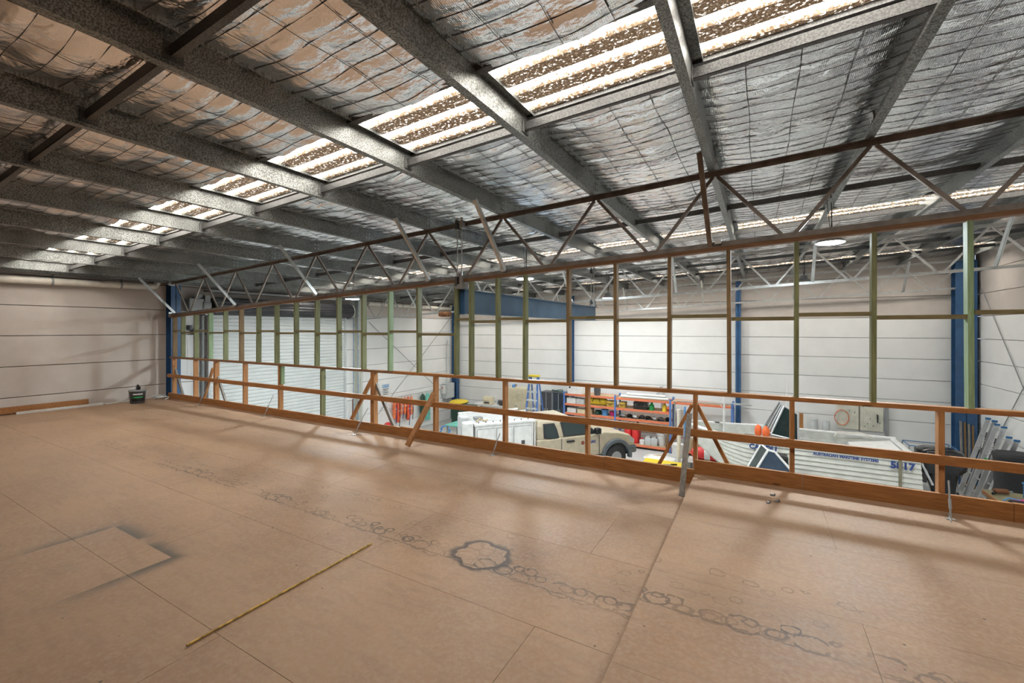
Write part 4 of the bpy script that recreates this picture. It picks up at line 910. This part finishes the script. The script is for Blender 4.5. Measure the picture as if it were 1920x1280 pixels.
thing('equipment_heap', [('reel', MB().tube([(0, -.1, .22), (0, .1, .22)], .2, 18), 'dgrey', 40, 0), ('hub', MB().tube([(0, -.13, .22), (0, .13, .22)], .08, 12), 'red', 40, 0), ('stand', MB().box(-.2, .2, -.12, .12, 0, .04), 'black', None, 0)], (-1.2, 15.38, S0), 'dark hose reel with red hub in the end rack bay', 'reel')
thing('copper_bundle', [('coil', MB().tube([(.18 * math.cos(a), .05 * math.sin(3 * a), .2 + .18 * math.sin(a)) for a in np.linspace(0, 6.28 * 3, 60)], .014, 6), 'rackorange', 60, 0), ('tie', MB().box(-.02, .02, -.06, .06, .0, .06), 'black', None, 0)], (-1.5, 15.3, LV[3] - .62), 'copper coloured hose coil in the end rack bay', 'hose').location = (-2.3, 15.35, S0 + .0)
for k, (x, lb) in enumerate(((-1.9, 'long aluminium strip along the rack top behind the A-brace'), (-1.75, 'long white strip along the rack top behind the boat pole'))):
    o = MB().bar((0, 0, 0), (2.2 - .3 * k, .1, .03), .05, .03).build('metal_strip', ('alu', 'lgrey')[k], loc=(x - .5, 15.2 + .15 * k, S3 + .02)); tag(o, lb, 'strip')

# ------------------------------------------------------------------ cabinets, ladder, bench, bins
def cabinet(x, y, w, d, h, m, label, rz=0):
    o = empty('metal_cabinet', (x, y, 0), rz)
    MB().box(0, w, 0, d, 0, h).build('carcass', m, o, bevel=.006)
    for a, b in ((.01, w / 2 - .003), (w / 2 + .003, w - .01)):
        dr = MB().box(a, b, -.018, -.001, .06, h - .03).build('door', m, o, bevel=.004)
        hx = b - .05 if a < .02 else a + .05
        MB().box(hx - .012, hx + .012, -.04, -.018, h * .55, h * .55 + .12).build('handle', 'zinc', dr, bevel=.004)
    if m != 'cream':
        for xx in (0, w / 2 - .012, w - .024): MB().box(xx, xx + .024, -.024, -.019, .02, h - .02).build('edge_trim', 'mgrey', o)
    return tag(o, label, 'cabinet')
cabinet(-8.94, 15.35, .80, .45, 1.72, 'cream', 'cream two-door metal cabinet behind the blue stepladder')
cabinet(-7.46, 15.35, .5, .5, 1.66, 'dgrey', 'charcoal metal cabinet beside the blue stepladder')
cabinet(-6.94, 15.35, .5, .5, 1.66, mat('navy_cabinet', (.035, .045, .06), .4), 'blue black metal cabinet beside the storage rack')
thing('cable_bundle', [('loop', MB().tube([(.22 * math.cos(a), .12 * math.sin(a), .03 + .02 * math.sin(2 * a)) for a in np.linspace(0, 6.28 * 3, 50)], .018, 6), 'bgreen', 60, 0)], (-6.85, 15.6, 1.68), 'dark green cable heap on the dark cabinet', 'cable')
thing('blue_valve', [('body', MB().lathe([(0, 0), (.06, 0), (.07, .1), (.03, .14), (0, .14)], n=12), 'lblue', 40, 0), ('wheel', MB().tube([(.09, -.02, .09), (.09, .02, .09)], .06, 12), 'mgrey', 40, 0)], (-8.75, 15.5, 1.72), 'small blue valve on the cream cabinet', 'valve')
# blue stepladder
sl = empty('stepladder', (-7.34, 14.5, 0)); tag(sl, 'tall blue fibreglass stepladder with yellow cap', 'ladder')
Ht = 2.32
for s_ in (-1, 1):
    MB().bar((s_ * .27, -.32, 0), (s_ * .16, .02, Ht), .07, .03, (0, 1, 0)).build('front_rail', 'rackblue', sl); MB().bar((s_ * .25, .62, 0), (s_ * .15, .12, Ht), .045, .03, (0, 1, 0)).build('rear_rail', 'rackblue', sl)
for k in range(7):
    q = (k + .8) / 7.6; z = q * Ht; hw = .27 - .11 * q
    MB().box(-hw, hw, -.32 + .34 * q - .06, -.32 + .34 * q + .04, z - .025, z + .025).build('tread', 'lgrey', sl)
for q in (.25, .55, .8): MB().bar((-.24 + .09 * q, .62 - .5 * q, q * Ht), (.24 - .09 * q, .62 - .5 * q, q * Ht), .03, .02).build('rear_brace', 'alu', sl)
MB().box(-.2, .2, -.06, .18, Ht, Ht + .07).build('top_cap', 'yellow', sl, bevel=.015)
# workbench with grinder
wb = empty('workbench', (-10.70, 15.35, 0)); tag(wb, 'white topped workbench carrying a bench grinder', 'workbench')
MB().box(0, 1.7, 0, .65, .86, .92).build('top', 'wht', wb)
for x in (.03, 1.6):
    for y in (.03, .56): MB().box(x, x + .07, y, y + .06, 0, .86).build('leg', 'mgrey', wb)
MB().box(.05, 1.65, .05, .6, .25, .28).build('lower_shelf', 'card', wb)
thing('bench_machine', [('body', MB().box(-.2, .2, -.15, .15, .0, .24), 'cream', None, .04), ('hood', MB().tube([(-.21, 0, .2), (.21, 0, .2)], .13, 14), 'cream', 40, 0), ('slot', MB().box(-.12, .12, -.16, -.14, .06, .12), 'dgrey', None, 0)], (-10.0, 15.55, .92), 'cream bench machine on the workbench', 'machine')
thing('bench_grinder', [('motor', MB().tube([(-.12, 0, .14), (.12, 0, .14)], .085, 14), 'dgrey', 40, 0), ('wheel', MB().tube([(-.2, 0, .14), (-.16, 0, .14)], .11, 18), 'lgrey', 40, 0), ('wheel', MB().tube([(.16, 0, .14), (.2, 0, .14)], .11, 18), 'black', 40, 0), ('foot', MB().box(-.08, .08, -.08, .08, 0, .07), 'dgrey', None, .01)], (-9.35, 15.55, .92), 'black bench grinder with two wheels on the workbench', 'grinder')
# wheelie bin
wb2 = empty('wheelie_bin', (-11.15, 15.0, 0)); tag(wb2, 'dark green wheelie bin with yellow lid', 'bin')
MB().loft([rrect(0, 0, .26, .26, .05), rrect(0, 0, .30, .32, .98)], True, True).build('tub', 'bgreen', wb2, smooth=40)
MB().loft([rrect(0, -.02, .34, .37, .98), rrect(0, -.02, .34, .37, 1.02), rrect(0, .02, .26, .26, 1.08)], True, True).build('lid', 'yellow', wb2, smooth=40)
for s_ in (-1, 1): MB().tube([(s_ * .24, .3, .1), (s_ * .29, .3, .1)], .1, 14).build('wheel', 'rubber', wb2, smooth=40)
MB().tube([(-.25, .36, .95), (.25, .36, .95)], .018, 8).build('grab_bar', 'bgreen', wb2, smooth=50)
wb3 = empty('wheelie_bin', (-10.35, 14.55, 0)); tag(wb3, 'dark green wheelie bin behind the truck canopy', 'bin')
MB().loft([rrect(0, 0, .26, .26, .05), rrect(0, 0, .30, .32, .92)], True, True).build('tub', 'bgreen', wb3, smooth=40); MB().loft([rrect(0, -.02, .34, .37, .92), rrect(0, 0, .30, .33, .98)], True, True).build('lid', 'bgreen', wb3, smooth=40)
for s_ in (-1, 1): MB().tube([(s_ * .24, .3, .1), (s_ * .29, .3, .1)], .1, 14).build('wheel', 'rubber', wb3, smooth=40)
# switchboard
sb = empty('switchboard', (-12.34, 15.35, EYE - 3.1)); tag(sb, 'grey switchboard box on the wall by the blue corner column', 'switchboard')
MB().box(0, .26, 0, .56, 0, .68).build('enclosure', 'lgrey', sb, bevel=.02); MB().box(.26, .28, .03, .53, .03, .65).build('door', 'lgrey', sb, bevel=.008); MB().box(.05, .2, -.13, -.0, .22, .6).build('meter', 'wht', sb, bevel=.02)
MB().tube([(.12, -.13, .5), (.12, -.15, .5)], .03, 10).build('indicator', 'red', sb); MB().tube([(.1, .28, .68), (.1, .28, 2.6)], .022, 8).build('conduit', 'wht', sb, smooth=50); MB().box(.02, .2, .05, .45, -.14, -.0).build('cable_tray', 'mgrey', sb)
# notice sign
sg = empty('notice_sign', (-12.335, 11.78, EYE - 2.52)); tag(sg, 'white notice board with blue heading on the wall', 'sign')
MB().box(0, .008, 0, .36, 0, .44).build('board', 'wht', sg); MB().box(.008, .010, .02, .34, .31, .42).build('heading_band', 'signblue', sg)
text('NOTICE', .085, sg, (.0105, .18, .365), (R(90), 0, R(90)), 'wht', .0005, bold=.002)
for k in range(4): MB().box(.008, .0095, .05, .31 - .04 * (k % 2), .235 - k * .065, .262 - k * .065).build('printed_line', 'dgrey', sg)
# hanging rail with life jackets
hr = MB().tube([(0, 0, 0), (0, 3.3, 0)], .016, 8).build('hanging_rail', 'lgrey', loc=(-12.22, 11.8, EYE - 2.62), smooth=50); tag(hr, 'pale steel hanging rail on the white wall', 'rail')
for k in range(6):
    y = 12.28 + k * .185; z0 = EYE - 2.66
    L = .78 + .18 * math.sin(k * 1.9)
    o = empty('life_jacket', (-12.185, y, z0)); 
    MB().loft([rrect(0, 0, .05, .05, -L, p=.7), rrect(.01, 0, .075, .085, -L * .8, p=.7), rrect(0, 0, .07, .075, -L * .45, p=.7), rrect(0, 0, .05, .06, -.12, p=.7), rrect(0, 0, .02, .03, -.03, p=.8)], True, True).build('vest', mat('life_vest_orange_%d' % k, ((.85, .20, .07), (.80, .12, .05), (.86, .30, .16))[k % 3], .6, 0, .2, 9), o, smooth=50)
    MB().tube([(.02, .0, -.05), (.0, 0, .035), (-.03, 0, .04), (-.04, 0, .02)], .006, 6).build('hook', 'zinc', o)
    MB().tube([(.06, .02, -.2), (.09, .0, -.6), (.04, .03, -L - .2)], .014, 6).build('strap', 'black' if k % 2 else 'navy', o, smooth=50)
    MB().box(.05, .085, -.04, .04, -L * .55, -L * .5).build('reflective_band', 'lgrey', o)
    tag(o, 'orange life jacket hanging from the wall rail', 'life jacket', 'orange life jackets on the wall rail')
for k, (y, L, m, lb) in enumerate(((13.85, .9, 'bgreen', 'dark green waders hanging on the wall rail'), (14.48, .35, 'green_p', 'green helmet bag hanging on the wall rail'), (14.16, 1.15, 'teal', 'teal wet-weather jacket hanging on the wall rail'))):
    o = empty('hanging_garment', (-12.16, y, EYE - 2.66)); MB().loft([rrect(0, 0, .06, .13, -L, p=.7), rrect(0, 0, .07, .14, -L * .6, p=.7), rrect(0, 0, .06, .11, -.12, p=.7), rrect(0, 0, .02, .03, -.02, p=.8)], True, True).build('garment', m, o, smooth=50); MB().tube([(0, 0, -.03), (-.02, 0, .04), (-.06, 0, .03)], .006, 6).build('hook', 'zinc', o)
    tag(o, lb, 'garment')
thing('sheet_stack_table', [('top', MB().box(0, 1.1, 0, .7, .72, .76), 'teal', None, .01), ('leg', MB().box(.03, .08, .03, .08, 0, .72), 'mgrey', None, 0), ('leg', MB().box(1.02, 1.07, .03, .08, 0, .72), 'mgrey', None, 0), ('leg', MB().box(.03, .08, .62, .67, 0, .72), 'mgrey', None, 0), ('leg', MB().box(1.02, 1.07, .62, .67, 0, .72), 'mgrey', None, 0)], (-9.6, 12.1, 0), 'teal topped table behind the tail of the truck', 'table')
thing('hose_reel', [('coil', MB().tube([(.2 * math.cos(a), .06 * math.sin(a * 9) + .0, .26 + .2 * math.sin(a)) for a in np.linspace(0, 6.28 * 5, 100)], .022, 6), 'lblue', 60, 0), ('stand', MB().box(-.15, .15, -.1, .1, 0, .04), 'dgrey', None, 0)], (-10.3, 13.0, .0), 'blue hose coil on a stand below the wall rail', 'hose')
thing('brush_broom', [('handle', MB().tube([(0, 0, .25), (-.1, .12, 1.7)], .016, 8), 'brownp', 50, 0), ('head', MB().box(-.17, .17, -.04, .04, .12, .25), 'black', None, .01)], (-12.05, 10.15, 0), 'long handled broom leaning beside the roller door', 'broom')
thing('spray_unit', [('tank', MB().lathe([(0, 0), (.12, 0), (.12, .4), (.05, .48), (0, .48)], n=14), 'wht', 40, 0), ('gun', MB().bar((.0, 0, .5), (.2, .22, .62), .09, .09), 'black', None, .015), ('stem', MB().tube([(0, 0, .45), (0, 0, .62)], .03, 8), 'lblue', 40, 0)], (-11.3, 10.35, .62), 'white spray unit with black head by the roller door', 'sprayer').location.z = 0
thing('red_fire_hose', [('drum', MB().tube([(-.08, 0, .5), (.08, 0, .5)], .25, 18), 'red', 40, 0), ('post', MB().box(-.03, .03, -.03, .03, 0, .5), 'dgrey', None, 0), ('base', MB().box(-.2, .2, -.2, .2, 0, .04), 'dgrey', None, 0)], (-11.6, 11.4, 0), 'red hose drum standing beside the worn column', 'hose drum')

# ------------------------------------------------------------------ pegboard, ladders and bench by the far corner
pg = empty('pegboard', (2.0, 16.16, EYE - 2.95)); tag(pg, 'cream perforated pegboard with hooks on the white wall', 'pegboard')
for a, b in ((0, .52), (.56, 1.08)):
    pn = MB().box(a, b, -.05, -.03, 0, .76).build('panel', 'cream' if False else mat('pegboard_cream', (.70, .69, .58), .6), pg)
    hm = MB()
    for i in range(int((b - a) / .04) - 1):
        for j in range(18): cx, cz = a + .04 + i * .04, .03 + j * .041; hm.box(cx - .005, cx + .005, -.0515, -.0495, cz - .005, cz + .005)
    h_ = hm.build('hole_pattern', 'dgrey', pn, kind='stuff')
MB().box(.525, .555, -.055, -.02, -.05, .8).build('batten', 'greyw', pg)
for k, (x, z) in enumerate(((.72, .2), (.78, .35), (.85, .15), (.66, .12), (.93, .48), (1.0, .25), (.30, .55), (.42, .5), (.62, .7))):
    MB().tube([(x, -.05, z), (x, -.09, z - .01), (x + .01, -.1, z + .03)], .006, 5).build('hook', 'dgrey', pg)
MB().box(.94, .97, -.075, -.051, .25, .48).build('hanging_file', 'black', pg)
MB().tube([(.12 + .17 * math.cos(a), -.08 - .01 * math.sin(3 * a), .33 + .22 * math.sin(a)) for a in np.linspace(0, 6.28 * 2.2, 50)], .012, 6).build('hose_loop', 'rackorange', pg, smooth=60)
MB().box(1.12, 1.2, -.06, -.02, -.8, .8).build('side_frame', 'mgrey', pg)
# shelf under the pegboard carrying brushes
thing('wall_bench', [('top', MB().box(0, 2.2, 0, .5, .95, 1.0), 'greyw', None, 0), ('leg', MB().box(.02, .08, .02, .08, 0, .95), 'mgrey', None, 0), ('leg', MB().box(2.12, 2.18, .02, .08, 0, .95), 'mgrey', None, 0), ('leg', MB().box(.02, .08, .42, .48, 0, .95), 'mgrey', None, 0), ('leg', MB().box(2.12, 2.18, .42, .48, 0, .95), 'mgrey', None, 0)], (1.0, 15.6, 0), 'narrow grey bench under the pegboard', 'bench')
for k, (x, r, m, lb) in enumerate(((1.42, .11, 'lgrey', 'crumpled grey plastic wrap on the bench behind the boat'), (1.72, .09, 'lgrey', 'grey steel canister on the bench behind the boat'))):
    thing('bench_canister', [('body', MB().lathe([(0, 0), (r, 0), (r * (1.05 - .2 * (1 - k)), .3), (r * .8, .42), (0, .44)], n=12), m, 40, 0), ('rim', MB().lathe([(r * 1.02, .0), (r * 1.1, .0), (r * 1.1, .03), (r * 1.02, .03)], n=12), 'mgrey', 40, 0)], (x, 15.8, 1.0), lb, 'canister')
o = MB().box(0, .1, 0, .03, 0, .55).build('timber_offcut', 'pinev', loc=(.62, 15.7, 1.0)); o.location = (1.05, 15.8, 1.0); tag(o, 'brown timber offcut standing on the bench behind the boat', 'offcut')
# wire trolley
tl = empty('wire_trolley', (3.3, 14.6, 0)); tag(tl, 'steel wire trolley beside the outboard motor', 'trolley')
for z in (.45, .8, 1.15): MB().tube([(0, 0, z), (.9, 0, z), (.9, .6, z), (0, .6, z), (0, 0, z)], .012, 6).build('rail', 'bluep' if z > 1 else 'mgrey', tl)
for x in (0, .9):
    for y in (0, .6): MB().tube([(x, y, .12), (x, y, 1.15)], .014, 6).build('upright', 'mgrey', tl); MB().tube([(x - .015, y, .06), (x + .015, y, .06)], .06, 10).build('caster', 'rubber', tl)
for k in range(1, 9): MB().tube([(k * .1, 0, .45), (k * .1, 0, 1.15)], .006, 5).build('wire', 'mgrey', tl)
MB().box(.02, .88, .02, .58, .43, .45).build('tray', 'mgrey', tl)
thing('oil_bottle', [('body', MB().lathe([(0, 0), (.05, 0), (.05, .14), (.02, .2), (.015, .26), (0, .26)], n=12), 'black', 40, 0), ('label_band', MB().lathe([(.051, .03), (.053, .04), (.053, .1), (.051, .11)], n=12), 'orange', 40, 0)], (3.75, 14.9, .45), 'small black bottle with orange band in the trolley', 'bottle').location.z = .465
# extension ladders leaning on the wall
def ladder(y0, ztop, w, label, lean, name='extension_ladder', branded=True, x0=4.42):
    o = empty(name, (x0, y0, 0)); n_ = int(ztop / .3)
    dx = 4.86 - x0
    dirv = Vector((dx, lean, ztop))
    for s_ in (0, w):
        MB().bar((0, s_, 0), (dx, s_ + lean, ztop), .028, .085, (1, 0, 0)).build('stile', 'alu', o)
        MB().bar((dx, s_ + lean, ztop - .01), (dx + .003, s_ + lean, ztop + .035), .036, .095, (1, 0, 0)).build('end_cap', 'bluep', o)
    for k in range(n_):
        q_ = (k + .7) / n_; MB().tube([(dx * q_, lean * q_, ztop * q_), (dx * q_, w + lean * q_, ztop * q_)], .015, 8).build('rung', 'alu', o)
    return tag(o, label, 'ladder', 'aluminium ladders by the corner column'), dirv
def brand(o, dirv, y, q_):
    p = dirv * q_ + Vector((-.047, y, 0)); ang = math.atan2(dirv.z, dirv.x)
    pl = MB().box(-.26, .26, -.032, .032, -.002, .002).build('brand_plate', 'black', o)
    zax = Vector((-math.sin(ang), 0, math.cos(ang))); xax = Vector((math.cos(ang), 0, math.sin(ang)))
    mt = Matrix.Identity(4); yax = Vector((0, 1, 0))
    for i, a in enumerate((xax, yax, zax)):
        for j in range(3): mt[j][i] = a[j]
    mt.translation = p; pl.matrix_local = mt
    tx = text('BAILEY', .085, pl, (0, 0, .0035), (0, 0, 0), 'wht', .0005, bold=.002); return pl
l1, dv = ladder(14.88, 1.9, .34, 'silver extension ladder with blue end caps beside the blue column', -.2); brand(l1, dv, .0, .72)
l2, dv = ladder(14.42, 1.84, .34, 'silver extension ladder with green sticker', -.2); brand(l2, dv, .0, .72)
MB().box(-.02, .0, -.05, .05, .0, .13).build('green_sticker', 'green_p', l2).location = dv * .52 + Vector((-.04, 0, 0))
l3, dv = ladder(13.85, 1.66, .34, 'shorter silver ladder partly hidden by a black tub', -.2)
for k in range(4):
    o = MB().bar((0, 0, 0), (.02, .18, 1.68 - .03 * k), .04, .04, (0, 1, 0)).build('timber_length', ('greyw', 'brown', 'greyw', 'brown')[k], loc=(4.56 + .075 * k, 15.55, .012)); tag(o, 'weathered timber length bundled against the blue corner column', 'timber', 'timber lengths by the corner column')
thing('black_tub', [('drum', MB().loft([rrect(0, 0, .26, .24, 0), rrect(0, 0, .3, .28, 1.45), rrect(0, 0, .26, .24, 1.5)], True, True), 'rubber', 40, 0), ('rim', MB().loft([rrect(0, 0, .31, .29, 1.38), rrect(0, 0, .32, .30, 1.42), rrect(0, 0, .31, .29, 1.46)], True, False), 'rubber', 40, 0)], (4.66, 13.15, 0), 'tall black rubber tub before the silver ladders', 'tub')
wt = empty('work_table', (3.85, 11.3, 0)); tag(wt, 'olive topped work table with orange edge', 'table')
MB().box(0, 1.05, 0, .9, .87, .91).build('top', mat('olive_top', (.26, .23, .13), .6), wt); MB().box(-.02, -.0, 0, .8, .85, .92).build('edge_strip', 'pine', wt)
for x in (.05, .95):
    for y in (.05, .8): MB().box(x, x + .05, y, y + .05, 0, .87).build('leg', 'mgrey', wt)
thing('tool_tote', [('bin', MB().box(0, .4, 0, .3, 0, .26), 'bluep', None, .015), ('lid', MB().box(-.01, .41, -.01, .31, .26, .3), 'bluep', None, .01), ('label_patch', MB().box(.06, .2, -.004, 0, .06, .2), 'wht', None, 0), ('handle', MB().tube([(.1, .15, .3), (.1, .15, .34), (.3, .15, .34), (.3, .15, .3)], .01, 6), 'wht', 50, 0)], (4.32, 11.62, .911), 'blue plastic tote on the olive table', 'tote')
thing('cordless_tool', [('motor', MB().tube([(0, 0, .06), (.2, .05, .06)], .045, 10), 'brownp', 40, 0), ('grip', MB().bar((.02, 0, .05), (-.06, -.12, .03), .04, .04), 'black', None, .01), ('chuck', MB().tube([(.2, .05, .06), (.27, .065, .06)], .02, 8), 'mgrey', 40, 0)], (3.95, 11.95, .91), 'brown corded tool lying on the olive table', 'power tool')
thing('snorkel_gear', [('mask', MB().box(0, .24, 0, .1, 0, .07), 'black', None, .03), ('fin', MB().bar((.1, .12, .04), (.32, .2, .06), .1, .012), 'pink', None, 0), ('strap', MB().tube([(-.05, .1, .03), (.05, .2, .06), (.2, .16, .05)], .012, 6), 'lblue', 50, 0)], (3.96, 11.36, .912), 'black and pink strapped gear on the olive table', 'gear')
